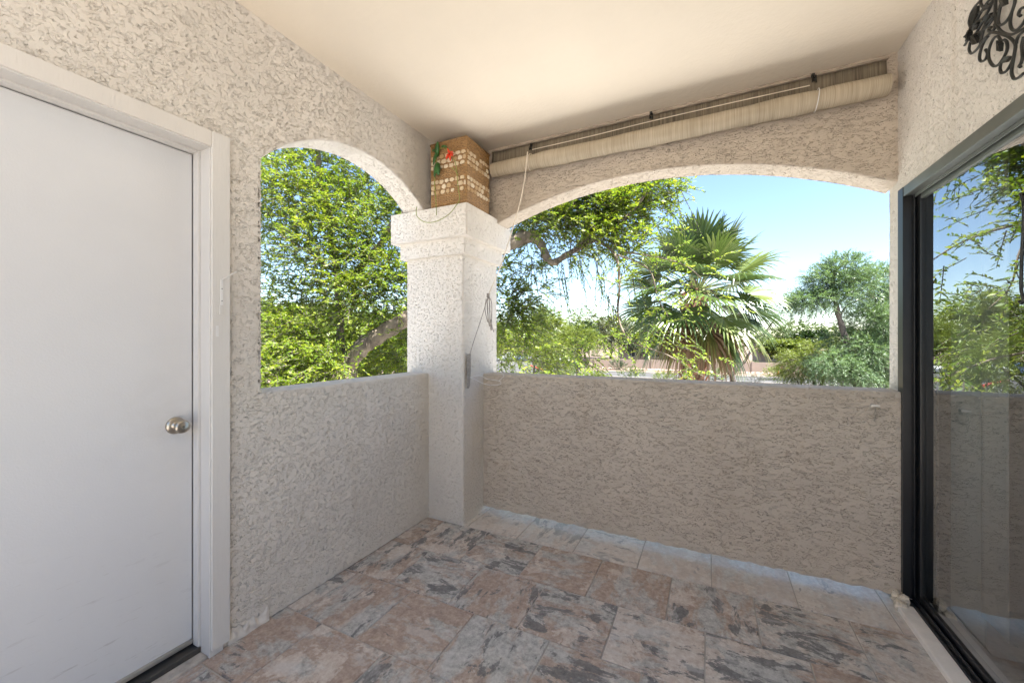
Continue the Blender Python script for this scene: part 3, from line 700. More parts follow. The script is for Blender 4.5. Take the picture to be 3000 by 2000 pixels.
def chip(cx, cz, w, h, face):
    n = 9; ring = []
    for k in range(n):
        a = 2*math.pi*k/n + 0.3; rr = 1.0/max(abs(math.cos(a)), abs(math.sin(a)))**random.uniform(0.3, 0.9)
        ring.append((cx+w/2*rr*math.cos(a)*random.uniform(0.78, 1.04), cz+h/2*rr*math.sin(a)*random.uniform(0.78, 1.04)))
    V = []; 
    for (sc, dd) in ((1.0, 0.0), (0.98, 0.005), (0.86, 0.0075)):
        for (a, z) in ring:
            aa, z2 = cx+(a-cx)*sc, cz+(z-cz)*sc
            V.append((aa, BY0-0.001-dd, z2) if face == 0 else (BX1+0.001+dd, aa, z2))
    F = []
    for j in range(2):
        for k in range(n): F.append((j*n+k, j*n+(k+1)%n, (j+1)*n+(k+1)%n, (j+1)*n+k))
    F.append(tuple(2*n+k for k in range(n)))
    MB().add(V, F).build('chip', M['chip'], bk, smooth=False)
for face, a0, a1 in ((0, BX0+0.004, BX1-0.002), (1, BY0+0.002, BY1-0.004)):
    for z0 in (BZ0+0.112, BZ0+0.285):
        for r in range(3):
            z = z0 + r*0.036; a = a0 + (0.0 if r % 2 else -0.012) 
            while a < a1-0.016:
                w = random.uniform(0.038, 0.056) if r == 1 else random.uniform(0.034, 0.05)
                w = min(w, a1-a); lo = max(a, a0)
                if a+w-lo > 0.014 and random.random() > 0.06:
                    chip((lo+a+w)/2, z+random.uniform(-0.002, 0.002), (a+w-lo)*0.92, (0.034 if r == 1 else random.uniform(0.026, 0.032)), face)
                a += w

# artificial flower tucked in the basket
M['leafA'] = simple('silk_leaf', (0.03, 0.11, 0.022), 0.35, var=0.4, vscale=20)
M['petal'] = simple('red_petal', (0.75, 0.065, 0.02), 0.5, var=0.25, vscale=30)
M['vine'] = simple('vine_stem', (0.22, 0.26, 0.05), 0.5, var=0.25)
fl = empty('silk_flower', (-1.66, 2.25, 2.60)); tag(fl, 'artificial red flower with dark green leaves and trailing vine on the basket', 'artificial flower')
def bigleaf(base, tip, width, nrm, mat='leafA', name='leaf', par=None):
    base, tip, nrm = Vector(base), Vector(tip), Vector(nrm).normalized(); d = tip-base; s = d.cross(nrm).normalized(); V = []; n = 8
    for i in range(n+1):
        t = i/n; wv = width*(math.sin(math.pi*min(1, t*0.92+0.05))**0.7)*(1-0.35*t); c = base+d*t+nrm*0.012*math.sin(t*3)
        V += [c-s*wv/2-nrm*0.006, c, c+s*wv/2-nrm*0.006]
    F = []
    for i in range(n): F += [(i*3, i*3+1, i*3+4, i*3+3), (i*3+1, i*3+2, i*3+5, i*3+4)]
    o = MB().add(V, F).build(name, M[mat], par or fl, smooth=True); md = o.modifiers.new('thick', 'SOLIDIFY'); md.thickness = 0.001; return o
bigleaf((-1.70, 2.262, 2.56), (-1.675, 2.238, 2.655), 0.045, (0.2, -1, 0.1))
bigleaf((-1.69, 2.258, 2.60), (-1.715, 2.24, 2.50), 0.04, (-0.1, -1, 0.2))
bigleaf((-1.70, 2.255, 2.52), (-1.665, 2.235, 2.42), 0.065, (0.1, -1, 0.15))
bigleaf((-1.69, 2.255, 2.50), (-1.70, 2.232, 2.41), 0.05, (-0.3, -1, 0.1))
bigleaf((-1.74, 2.262, 2.61), (-1.708, 2.25, 2.60), 0.03, (0, -1, 0.4))
bigleaf((-1.66, 2.258, 2.625), (-1.60, 2.245, 2.60), 0.03, (0.1, -0.8, 0.6))
fc = Vector((-1.572, 2.245, 2.545))
for i in range(16):
    a = random.uniform(0, 6.28); el = random.uniform(-0.3, 1.2)
    d = Vector((math.cos(a)*math.cos(el), -abs(math.sin(el))*0.7-0.15, math.sin(a)*math.cos(el)-0.25)).normalized()
    bigleaf(fc, fc+d*random.uniform(0.03, 0.052), 0.016, (0.3*math.sin(a), -1, 0.4*math.cos(a)), 'petal', 'petal')
sm = MB()
sm.tube(curve_pts([(-1.70, 2.262, 2.62), (-1.695, 2.25, 2.50), (-1.71, 2.25, 2.38), (-1.70, 2.25, 2.27), (-1.685, 2.235, 2.20), (-1.675, 2.225, 2.14)], 6), 0.0028, 5)
sm.tube(curve_pts([fc, (-1.545, 2.255, 2.50), (-1.525, 2.25, 2.42), (-1.515, 2.25, 2.32), (-1.50, 2.245, 2.23), (-1.51, 2.21, 2.17), (-1.56, 2.20, 2.12), (-1.65, 2.19, 2.085), (-1.74, 2.185, 2.09), (-1.80, 2.18, 2.13), (-1.81, 2.175, 2.17), (-1.80, 2.17, 2.20)], 6), 0.0026, 5)
sm.tube(curve_pts([(-1.515, 2.25, 2.40), (-1.535, 2.235, 2.43), (-1.55, 2.225, 2.445)], 4), 0.0022, 5)
sm.tube(curve_pts([(-1.69, 2.255, 2.60), (-1.63, 2.25, 2.605), fc], 4), 0.003, 5)
sm.build('vine', M['vine'], fl, smooth=True)

# ------------------------------------------------------------------ ground, street, parking lot
def ground_mat(name, ca, cb, scale, bump=0.02):
    m, ns, ls, b = newmat(name); v = coords(ns, ls)
    f = math_(ns, ls, 'ADD', math_(ns, ls, 'MULTIPLY', noise(ns, ls, v, scale, 5, 0.65), 0.6), math_(ns, ls, 'MULTIPLY', noise(ns, ls, v, 0.15, 3, 0.6), 0.4))
    ls.new(ramp(ns, ls, f, [(0.35, ca), (0.65, cb)]), b.inputs['Base Color']); b.inputs['Roughness'].default_value = 0.95
    bn = N(ns, 'ShaderNodeBump', Strength=0.6, Distance=bump); ls.new(noise(ns, ls, v, scale*3, 3, 0.6), bn.inputs['Height']); ls.new(bn.outputs[0], b.inputs['Normal'])
    return m
M['gravel'] = ground_mat('desert_soil', (0.105, 0.072, 0.052), (0.18, 0.130, 0.098), 5)
M['granite'] = ground_mat('pale_granite_gravel', (0.44, 0.425, 0.40), (0.60, 0.585, 0.56), 8)
M['asphalt'] = ground_mat('asphalt', (0.05, 0.049, 0.048), (0.075, 0.073, 0.071), 9)
M['concrete'] = ground_mat('concrete', (0.22, 0.20, 0.18), (0.30, 0.28, 0.25), 6)
M['block'] = simple('painted_block', (0.34, 0.26, 0.205), 0.9, var=0.08, vscale=1.2, bump=0.004, bscale=20)
M['red'] = simple('red_kerb_paint', (0.55, 0.05, 0.045), 0.6, var=0.15)
g = MB().patch(lambda u, w: (u, w, GZ+0*u), np.array([-900, -200, -60, 0, 60, 200, 900.]), np.array([-900, -200, -60, 0, 60, 200, 900.]))
tag(g.build('ground', M['gravel']), kind='structure')
tag(MB().patch(lambda u, w: (u, w, GZ+0.004+0*u), np.array([-30, 0, 40.]), np.array([-30, 0, 24.])).build('gravel_yard', M['granite']), kind='structure')
tag(MB().patch(lambda u, w: (u, w, GZ+0.004+0*u), np.array([-17, 0, 120.]), np.array([47.5, 54.5])).build('street', M['asphalt']), kind='structure')
tag(MB().patch(lambda u, w: (u, w, GZ+0.008+0*u), np.array([-80, -45, -17.0]), np.array([44., 60, 84.])).build('parking_lot', M['asphalt']), kind='structure')
kb = empty('kerb', (0, 54.6, GZ)); tag(kb, 'pale concrete kerb along the far side of the street', 'kerb')
for i in range(24): box('kerb_stone', M['concrete'], (-16+i*3.0, -16+i*3.0+2.985, 54.5, 54.72, GZ-0.05, GZ+0.13), kb, bevel=0.02)
kb = empty('kerb', (0, 47.4, GZ)); tag(kb, 'pale concrete kerb along the near side of the street', 'kerb')
for i in range(24): box('kerb_stone', M['concrete'], (-16+i*3.0, -16+i*3.0+2.985, 47.28, 47.5, GZ-0.05, GZ+0.13), kb, bevel=0.02)
isl = empty('kerb_island', (-24.5, 56, GZ)); tag(isl, 'red painted kerb at the edge of the parking lot', 'kerb')
MB().add([(-21.1, 52.3, GZ), (-20.8, 52.5, GZ), (-26.4, 60.9, GZ), (-26.7, 60.7, GZ), (-21.1, 52.3, GZ+0.16), (-20.8, 52.5, GZ+0.16), (-26.4, 60.9, GZ+0.16), (-26.7, 60.7, GZ+0.16)],
         [(4,5,6,7), (0,1,5,4), (1,2,6,5), (2,3,7,6), (3,0,4,7)]).build('red_kerb', M['red'], isl)
lines = MB()
for i in range(16): lines.box(-60+i*2.8, -59.9+i*2.8, 70.5, 75.8, GZ+0.0085, GZ+0.012)
tag(lines.build('parking_lines', simple('line_paint', (0.7, 0.7, 0.68), 0.7)), kind='structure')

# block wall across the street, block by block panels with piers
YW = 61.4
bw = empty('block_wall', (0, YW, GZ)); tag(bw, 'long low tan block wall beyond the street', 'wall')
x = -20.0; i = 0
while x < 46:
    w = 3.96; h = 1.42 + (0.02 if i % 2 else 0)
    box('wall_panel', M['block'], (x, x+w, YW, YW+0.15, GZ, GZ+h), bw)
    box('pier', M['block'], (x+w, x+w+0.28, YW-0.06, YW+0.21, GZ, GZ+h+0.06), bw)
    x += w+0.28; i += 1
# rocks along the wall foot
V = []; F = []; n0 = 0; mbk = MB()
for i in range(900):
    x = random.uniform(-18, 34); y = YW-random.uniform(0.15, 1.2); r = random.uniform(0.08, 0.2)
    c = np.array((x, y, GZ+r*0.4)); Q = RNG.normal(size=(6, 3))*0.18 + np.array([(1,0,0),(0,1,0),(-1,0,0),(0,-1,0),(0,0,0.8),(0,0,-0.8)])
    mbk.add(c+Q*r, [(0,1,4),(1,2,4),(2,3,4),(3,0,4),(1,0,5),(2,1,5),(3,2,5),(0,3,5)])
tag(mbk.build('riprap', simple('rock', (0.36, 0.27, 0.21), 0.9, var=0.4, vscale=4)), 'loose brown rocks piled along the foot of the block wall', 'rocks', kind='stuff')

# ------------------------------------------------------------------ vegetation builders
def unit(a): return a/np.maximum(np.linalg.norm(a, axis=-1, keepdims=True), 1e-9)
def leaves_arr(P, D, Nn, L, W):
    D = unit(D); S = unit(np.cross(D, Nn)); Nn = np.cross(S, D); n = len(P)
    L = L[:, None]; W = W[:, None]
    V = np.stack([P, P+D*L*0.42+S*W*0.5+Nn*W*0.16, P+D*L, P+D*L*0.42-S*W*0.5+Nn*W*0.16], 1).reshape(-1, 3)
    F = np.arange(4*n).reshape(n, 4); return V, F
def leaf_mesh(name, V, F, mat, parent, kind=True):
    off = np.zeros(3); p = parent
    while p is not None: off = off+np.array(p.location); p = p.parent
    V = (V-off).astype(np.float32); me = bpy.data.meshes.new(name)
    me.vertices.add(len(V)); me.vertices.foreach_set('co', V.ravel())
    me.loops.add(F.size); me.loops.foreach_set('vertex_index', F.ravel().astype(np.int32))
    me.polygons.add(len(F)); me.polygons.foreach_set('loop_start', np.arange(0, F.size, F.shape[1], dtype=np.int32))
    me.update(calc_edges=True); me.validate()
    o = link(name, me, mat, parent)
    if kind: o['kind'] = 'stuff'
    return o
def sprays(C, D, nl, length, lL, lW, droop=0.25, spread=0.9, jit=0.25, side=0.75):
    """twigs at C pointing along D with nl leaves each, alternating left and right"""
    n = len(C); D = unit(D); ln = length*RNG.uniform(0.6, 1.3, n)
    t = (np.arange(nl)+0.5)/nl
    up = np.array((0, 0, 1.0)); S = unit(np.cross(D, up)+1e-3)
    T = t[None, :, None]
    P = C[:, None]+D[:, None]*ln[:, None, None]*T - up*droop*ln[:, None, None]*T**2
    sgn = np.where(np.arange(nl) % 2, 1.0, -1.0)[None, :, None]
    LD = D[:, None]*(1-side*0.5)+S[:, None]*sgn*side*spread+RNG.normal(size=P.shape)*jit - up*droop*T*0.8
    NN = up+RNG.normal(size=P.shape)*0.45+D[:, None]*0.15
    m_ = n*nl
    return leaves_arr(P.reshape(-1, 3), LD.reshape(-1, 3), NN.reshape(-1, 3), lL*RNG.uniform(0.45, 1.35, m_), lW*RNG.uniform(0.55, 1.3, m_)), (C, C+D*ln[:, None]-up*droop*ln[:, None]*0.9)
def cat_(parts):
    V = []; F = []; n = 0
    for v, f in parts: V.append(v); F.append(f+n); n += len(v)
    return np.concatenate(V), np.concatenate(F)
def blob(c, r, n, hollow=0.0):
    q = unit(RNG.normal(size=(n, 3)))*(hollow+(1-hollow)*RNG.random((n, 1))**0.45)
    return np.array(c)+q*np.array(r), q
def wob(P, amp):
    P = [Vector(p) for p in P]; out = curve_pts(P, 6)
    return [p+Vector(mnoise.noise_vector(p*1.7+Vector((3,5,7))))*amp for p in out]
def limb(mb, P, r0, r1, sides=8, amp=0.05):
    Q = wob(P, amp); n = len(Q); mb.tube(Q, [r0+(r1-r0)*(i/(n-1))**0.8 + 0.08*r0*math.sin(i*1.9) for i in range(n)], sides); return Q
def twigs(A, B, r=0.004, every=1):
    mb = MB()
    for a, b in list(zip(A, B))[::every]:
        mid = (np.array(a)*0.5+np.array(b)*0.5)+np.array((0, 0, 0.02)); mb.tube([a, mid, b], [r, r*0.8, r*0.4], 3, caps=False)
    return mb

def barkmat(name, ca, cb, scale=9):
    m, ns, ls, b = newmat(name); v = coords(ns, ls, (1, 1, 0.35))
    f = noise(ns, ls, v, scale, 5, 0.7, 0.4)
    ls.new(ramp(ns, ls, f, [(0.35, ca), (0.62, cb)]), b.inputs['Base Color']); b.inputs['Roughness'].default_value = 0.9
    bn = N(ns, 'ShaderNodeBump', Strength=0.9, Distance=0.02); ls.new(f, bn.inputs['Height']); ls.new(bn.outputs[0], b.inputs['Normal']); return m
M['bark'] = barkmat('elm_bark', (0.07, 0.052, 0.038), (0.22, 0.175, 0.13))
M['bark2'] = barkmat('dark_bark', (0.035, 0.028, 0.023), (0.10, 0.082, 0.068))
M['elm'] = leafmat('elm_leaf', (0.060, 0.115, 0.012), (0.135, 0.205, 0.019), (0.26, 0.295, 0.034), 0.45)
M['mesq'] = leafmat('mesquite_leaf', (0.06, 0.11, 0.05), (0.10, 0.165, 0.075), (0.15, 0.215, 0.10), 0.32)
M['palo'] = leafmat('palo_verde_leaf', (0.065, 0.10, 0.012), (0.11, 0.15, 0.018), (0.165, 0.19, 0.028), 0.3)
M['dark'] = leafmat('dark_leaf', (0.012, 0.028, 0.008), (0.02, 0.045, 0.011), (0.035, 0.065, 0.015), 0.2)
M['mid'] = leafmat('mid_leaf', (0.04, 0.068, 0.016), (0.066, 0.105, 0.024), (0.105, 0.135, 0.034), 0.25)
M['grey'] = leafmat('grey_leaf', (0.055, 0.066, 0.033), (0.085, 0.095, 0.05), (0.12, 0.125, 0.07), 0.25)

# ------------------------------------------------------------------ the elm beside the balcony
base = np.array((-4.75, 4.1, GZ))
elm = empty('elm_tree', base); tag(elm, 'big bright green tree beside the balcony, seen through both arches', 'tree')
tb = MB()
fork = at(1012, 1085, 5.6); bend = at(1110, 985, 5.6); out1 = at(1195, 930, 5.5)
limb(tb, [base, (-4.7, 4.05, -1.8), (-4.62, 4.0, -0.4), fork], 0.27, 0.17, 12, 0.06)
limb(tb, [fork-np.array((0.05, 0, 0.15)), fork, at(1060, 1020, 5.6), bend, out1, at(1300, 860, 5.5), at(1420, 760, 5.5), at(1510, 705, 5.5), at(1575, 690, 5.5)], 0.15, 0.075, 12, 0.03)
limb(tb, [fork, at(1002, 960, 5.9), at(985, 800, 6.2), at(960, 620, 6.4), at(935, 480, 6.6), at(930, 300, 6.6)], 0.065, 0.035, 10, 0.06)
limb(tb, [at(1420, 760, 5.5), at(1560, 700, 5.5), at(1610, 765, 5.4), at(1660, 745, 5.4), at(1740, 700, 5.3), at(1830, 640, 5.2), at(1900, 560, 5.1)], 0.075, 0.018, 8, 0.02)
limb(tb, [at(1740, 700, 5.3), at(1800, 745, 5.0), at(1815, 830, 4.9), at(1812, 930, 4.9), at(1850, 1000, 4.8), at(1960, 1040, 4.7), at(2060, 1100, 4.6)], 0.02, 0.006, 6, 0.02)
limb(tb, [at(1800, 745, 5.0), at(1900, 790, 4.8), at(1930, 880, 4.7), at(1960, 930, 4.7)], 0.012, 0.004, 5, 0.02)
limb(tb, [at(1830, 740, 5.0), at(1960, 760, 4.8), at(2030, 790, 4.7), at(2110, 880, 4.7)], 0.012, 0.004, 5, 0.02)
limb(tb, [at(1700, 715, 5.3), at(1820, 560, 5.6), at(1880, 440, 5.8), at(1900, 300, 6.0)], 0.05, 0.02, 7, 0.03)
limb(tb, [at(985, 800, 6.2), at(900, 740, 6.0), at(820, 690, 5.7)], 0.03, 0.012, 6, 0.04)
limb(tb, [at(990, 860, 6.1), at(1080, 760, 6.0), at(1170, 640, 5.8), at(1300, 500, 5.8), at(1420, 330, 6.0)], 0.06, 0.02, 7, 0.05)
limb(tb, [fork-np.array((0, 0, 0.3)), at(900, 1010, 6.2), at(820, 900, 6.4)], 0.07, 0.02, 7, 0.05)
limb(tb, [at(960, 620, 6.4), at(1040, 560, 6.6), at(1100, 480, 6.8)], 0.03, 0.012, 6, 0.04)
tb.build('trunk', M['bark'], elm, smooth=True)
EB = []   # px, py, depth, radius(m), sprays
for (px, py, d, r, n) in [
  (880, 480, 6.5, 0.85, 300), (1010, 470, 6.8, 0.85, 260), (1130, 520, 6.4, 0.75, 200), (820, 560, 6.0, 0.6, 170), (930, 600, 6.2, 0.7, 260), (1040, 640, 6.0, 0.6, 240),
  (1130, 700, 6.2, 0.6, 160), (960, 730, 5.9, 0.65, 260), (1080, 790, 5.8, 0.6, 240), (860, 720, 6.0, 0.35, 50), (1170, 840, 5.6, 0.5, 170), (1060, 880, 5.6, 0.5, 200),
  (950, 860, 6.3, 0.6, 200), (850, 900, 6.0, 0.5, 150), (810, 1000, 5.6, 0.55, 220), (900, 1010, 5.4, 0.5, 210), (960, 1090, 5.1, 0.40, 130), (860, 1110, 5.0, 0.5, 190), (1160, 1060, 6.6, 0.6, 200),
  (1100, 1120, 6.4, 0.5, 150), (1180, 980, 6.4, 0.5, 130), (780, 1110, 5.2, 0.5, 160), (790, 780, 6.4, 0.25, 25), (800, 640, 6.2, 0.3, 50), (1180, 600, 6.0, 0.4, 60),
  # behind the column and above the roof line
  (1300, 560, 6.0, 0.9, 240), (1330, 780, 5.9, 0.8, 220), (1280, 980, 6.2, 0.8, 220), (1400, 400, 6.0, 1.0, 220), (1000, 250, 6.8, 1.2, 260), (700, 600, 6.5, 1.2, 300), (640, 900, 6.3, 1.2, 300), (1200, 150, 6.5, 1.2, 220),
  # over the right-hand opening
  (1530, 650, 5.6, 0.38, 150), (1620, 620, 5.5, 0.42, 210), (1720, 600, 5.5, 0.42, 230), (1800, 630, 5.4, 0.40, 190), (1760, 690, 5.3, 0.30, 110), (1880, 590, 5.3, 0.36, 120), (1930, 540, 5.4, 0.30, 60), (1660, 560, 5.8, 0.5, 160), (1820, 540, 5.6, 0.45, 130), (1970, 570, 5.3, 0.16, 9),
  (1690, 730, 5.3, 0.20, 34), (1840, 740, 5.1, 0.26, 50), (1910, 690, 5.0, 0.22, 16), (1500, 780, 5.8, 0.28, 40), (1500, 880, 5.9, 0.34, 90), (1530, 940, 6.0, 0.36, 90), (1480, 960, 5.8, 0.3, 60), (1570, 840, 5.7, 0.28, 26), (1490, 1030, 6.2, 0.4, 60), (1570, 760, 5.5, 0.16, 18),
  (1800, 830, 4.9, 0.22, 8), (1960, 745, 4.8, 0.2, 6), (2070, 780, 4.7, 0.2, 4), (1950, 800, 4.8, 0.24, 8), (1930, 880, 4.8, 0.24, 10), (2040, 850, 4.7, 0.18, 5), (1900, 960, 4.8, 0.26, 14), (1980, 940, 4.7, 0.20, 6), (2040, 1060, 4.6, 0.26, 9), (1960, 1030, 4.7, 0.2, 6), (1850, 1010, 4.8, 0.2, 5), (2100, 890, 4.7, 0.10, 2), (1760, 1000, 5.0, 0.25, 12), (1700, 1060, 5.2, 0.35, 40), (1580, 1060, 5.6, 0.4, 50)]:
    EB.append((at(px, py, d), r, n))
ctr = np.array((-4.0, 4.9, 1.0)); parts = []; TA = []; TB = []
for c, r, n in EB:
    C, q = blob(c, (r, r, r*0.85), int(n*1.25))
    D = q*0.7+unit(C-ctr)*0.5+RNG.normal(size=C.shape)*0.5; D[:, 2] += 0.05
    (v, f), (a, bq) = sprays(C, D, 16, 0.27, 0.056, 0.025, 0.35)
    parts.append((v, f)); TA.append(a); TB.append(bq)
# hanging strings of leaves below the right-hand limb
hx = []
for px, py, d, L in [(1555, 760, 5.5, 0.5), (1640, 770, 5.4, 0.45), (1650, 800, 5.4, 0.4), (1700, 770, 5.3, 0.5), (1745, 760, 5.2, 0.7), (1760, 800, 5.2, 0.5), (1780, 860, 5.0, 0.5), (1860, 800, 5.0, 0.5), (1590, 730, 5.5, 0.5), (1540, 850, 5.7, 0.6), (1985, 560, 5.3, 0.35), (1950, 560, 5.3, 0.35), (1680, 700, 5.4, 0.6), (1820, 780, 5.0, 0.7), (1800, 900, 4.9, 0.5)]:
    for k in range(3):
        hx.append((at(px+random.uniform(-12, 12), py+random.uniform(-15, 15), d), L*random.uniform(0.7, 1.2)))
C = np.array([h[0] for h in hx]); D = np.tile(np.array((0.12, 0.1, -1.0)), (len(C), 1))+RNG.normal(size=(len(C), 3))*0.12
(v, f), (a, bq) = sprays(C, D, 18, 0.5, 0.045, 0.02, 0.1, side=0.6); parts.append((v, f)); TA.append(a); TB.append(bq)
V, F = cat_(parts); leaf_mesh('crown', V, F, M['elm'], elm)
tw = twigs(np.concatenate(TA), np.concatenate(TB), 0.005, 1).build('twigs', M['bark2'], elm); tw['kind'] = 'stuff'

# ------------------------------------------------------------------ fan palm
pc = at(2042, 850, 12.0); pb = np.array((pc[0]-0.1, pc[1]+0.05, GZ))
palm = empty('fan_palm', pb); tag(palm, 'fan palm with drooping fronds standing in front of the parapet', 'palm tree')
H = pc[2]-GZ
MB().lathe([(0.40, 0), (0.34, 0.4), (0.30, 1.2), (0.29, H*0.6), (0.27, H-0.2), (0.2, H+0.15), (0.05, H+0.35)], 16, pb).build('trunk', simple('palm_trunk', (0.16, 0.085, 0.05), 0.9, var=0.4, vscale=8, bump=0.03, bscale=12), palm, smooth=True)
bt_ = MB()
for i in range(170):
    z = GZ+1.4+(H-1.5)*i/170; a = i*2.39996; r = 0.285
    c = np.array((pb[0]+r*math.cos(a), pb[1]+r*math.sin(a), z)); o_ = np.array((math.cos(a), math.sin(a), 0)); s_ = np.array((-math.sin(a), math.cos(a), 0)); u_ = np.array((0, 0, 1.0))
    w0 = 0.085; Lb = 0.2
    bt_.add([c-s_*w0, c+s_*w0, c+o_*0.09+u_*Lb+s_*0.035, c+o_*0.09+u_*Lb-s_*0.035, c+o_*0.05-s_*w0*0.9, c+o_*0.05+s_*w0*0.9, c+o_*0.13+u_*Lb*0.95+s_*0.03, c+o_*0.13+u_*Lb*0.95-s_*0.03],
            [(4,5,6,7), (0,4,7,3), (5,1,2,6), (3,7,6,2), (0,1,5,4)])
b0 = bt_.build('leaf_bases', simple('palm_boots', (0.21, 0.10, 0.055), 0.85, var=0.4, vscale=5), palm); b0['kind'] = 'stuff'
m, ns, ls, b = newmat('palm_leaf'); g = ns.new('ShaderNodeNewGeometry'); oi = ns.new('ShaderNodeObjectInfo')
k = math_(ns, ls, 'ADD', math_(ns, ls, 'MULTIPLY', g.outputs['Random Per Island'], 0.4), math_(ns, ls, 'MULTIPLY', oi.outputs['Random'], 0.6))
c = ramp(ns, ls, k, [(0.15, (0.042, 0.072, 0.016)), (0.55, (0.085, 0.122, 0.026)), (0.9, (0.155, 0.180, 0.052))])
ls.new(c, b.inputs['Base Color']); b.inputs['Roughness'].default_value = 0.32
tr = ns.new('ShaderNodeBsdfTranslucent'); ls.new(c, tr.inputs[0]); mx = ns.new('ShaderNodeMixShader'); mx.inputs[0].default_value = 0.2
ls.new(b.outputs[0], mx.inputs[1]); ls.new(tr.outputs[0], mx.inputs[2]); ls.new(mx.outputs[0], ns['Material Output'].inputs[0]); M['palm'] = m
M['palm_old'] = leafmat('palm_leaf_yellowing', (0.07, 0.085, 0.02), (0.13, 0.13, 0.04), (0.19, 0.165, 0.055), 0.25)
M['palm_dead'] = leafmat('palm_leaf_dead', (0.10, 0.055, 0.028), (0.15, 0.09, 0.045), (0.20, 0.135, 0.075), 0.15)
M['petiole'] = simple('palm_petiole', (0.16, 0.19, 0.06), 0.5)
def frond(az, el, plen, R, mat, nseg=34, droop=1.0, fold=0.0):
    h = Vector((math.cos(az), math.sin(az), 0)); up = Vector((0, 0, 1))
    P0 = Vector(pc)+h*0.08; d0 = (h*math.cos(el)+up*math.sin(el)).normalized()
    sagp = 0.22*plen*droop*math.cos(el)
    pts = [P0+d0*plen*t-up*sagp*t*t for t in (0, 0.25, 0.5, 0.75, 1.0)]
    hub = pts[-1]; d = (pts[-1]-pts[-2]).normalized()
    side = d.cross(up); side = side.normalized() if side.length > 0.05 else Vector((-h.y, h.x, 0))
    nrm = side.cross(d).normalized()
    roll = random.uniform(-0.5, 0.5); side, nrm = side*math.cos(roll)+nrm*math.sin(roll), nrm*math.cos(roll)-side*math.sin(roll)
    mb = MB(); span = R_(128)
    steps = (0.03, 0.3, 0.55, 0.72, 0.86, 1.0)
    for i in range(nseg):
        t = (i+0.5)/nseg*2-1; a = t*span*0.92; Ls = R*(1-0.28*abs(t)**2)*random.uniform(0.92, 1.05)
        rd = (d*math.cos(a)+side*math.sin(a)+nrm*(0.22-0.25*abs(t)*fold)).normalized(); sd = (-d*math.sin(a)+side*math.cos(a)).normalized()
        hw = math.sin(span/nseg*0.92)
        V = []
        dr = droop*random.uniform(0.55, 1.35)
        for s in steps:
            q = max(0, s-0.5)
            c = hub+rd*Ls*(s-0.35*q*q*dr)-up*Ls*dr*(0.95*q*q+0.1*s*s)
            w = Ls*s*hw*0.98 if s < 0.56 else Ls*0.55*hw*0.98*max(0.06, (1-s)/0.45)**0.8
            V += [c-sd*w+nrm*0.0, c+nrm*w*0.55, c+sd*w]
        F = []
        for j in range(len(steps)-1): F += [(j*3, j*3+1, j*3+4, j*3+3), (j*3+1, j*3+2, j*3+5, j*3+4)]
        mb.add([tuple(v) for v in V], F)
    o = mb.build('frond', mat, palm)
    p = MB(); p.tube(pts, [0.03, 0.024, 0.02, 0.016, 0.012], 5); p.build('petiole', M['petiole'], o)
    return o
nf = 0
for i in range(48):
    u = i/47; el = R_(84-152*u**1.05); az = i*2.39996+0.6
    if el < R_(-30) and abs((az % (2*math.pi))-4.62) < 0.5: continue
    frond(az, el, 1.22*(0.95+0.12*u), 1.30*(0.95+0.15*random.random()), M['palm'] if u < 0.80 or random.random() < 0.35 else M['palm_old'], droop=0.22+1.05*u)
for az in (5.5, 0.3, 3.7, 2.8, 6.0):
    frond(az, R_(-72), 1.0, 1.15, M['palm_old'], 26, 1.3)
for az in (5.2, 5.4, 2.0, 3.2, 5.9):
    frond(az, R_(-80), 1.0, 1.35, M['palm_dead'], 22, 1.6)

# ------------------------------------------------------------------ other trees and shrubs
def tree(name, label, b, limbs, blobs, mat, bark='bark2', nl=12, slen=0.5, lL=0.09, lW=0.03, droop=0.3, group=None, cat='tree', trunk_r=0.2, tw_every=4, side=0.75, jit=0.3):
    t = empty(name, b); tag(t, label, cat, group)
    mb = MB()
    for P, r0, r1 in limbs: limb(mb, P, r0, r1, 8, 0.06)
    if limbs: mb.build('trunk', M[bark], t, smooth=True)
    parts = []; A = []; Bq = []
    c0 = np.mean([bb[0] for bb in blobs], 0)
    for c, r, n in blobs:
        C, q = blob(c, r if hasattr(r, '__len__') else (r, r, r*0.8), n, 0.15)
        D = q*0.8+unit(C-c0)*0.4+RNG.normal(size=C.shape)*0.35
        (v, f), (a, b2) = sprays(C, D, nl, slen, lL, lW, droop, side=side, jit=jit); parts.append((v, f)); A.append(a); Bq.append(b2)
    V, F = cat_(parts); leaf_mesh('crown', V, F, M[mat], t)
    if tw_every:
        o = twigs(np.concatenate(A), np.concatenate(Bq), slen*0.012, tw_every).build('twigs', M[bark], t); o['kind'] = 'stuff'
    return t
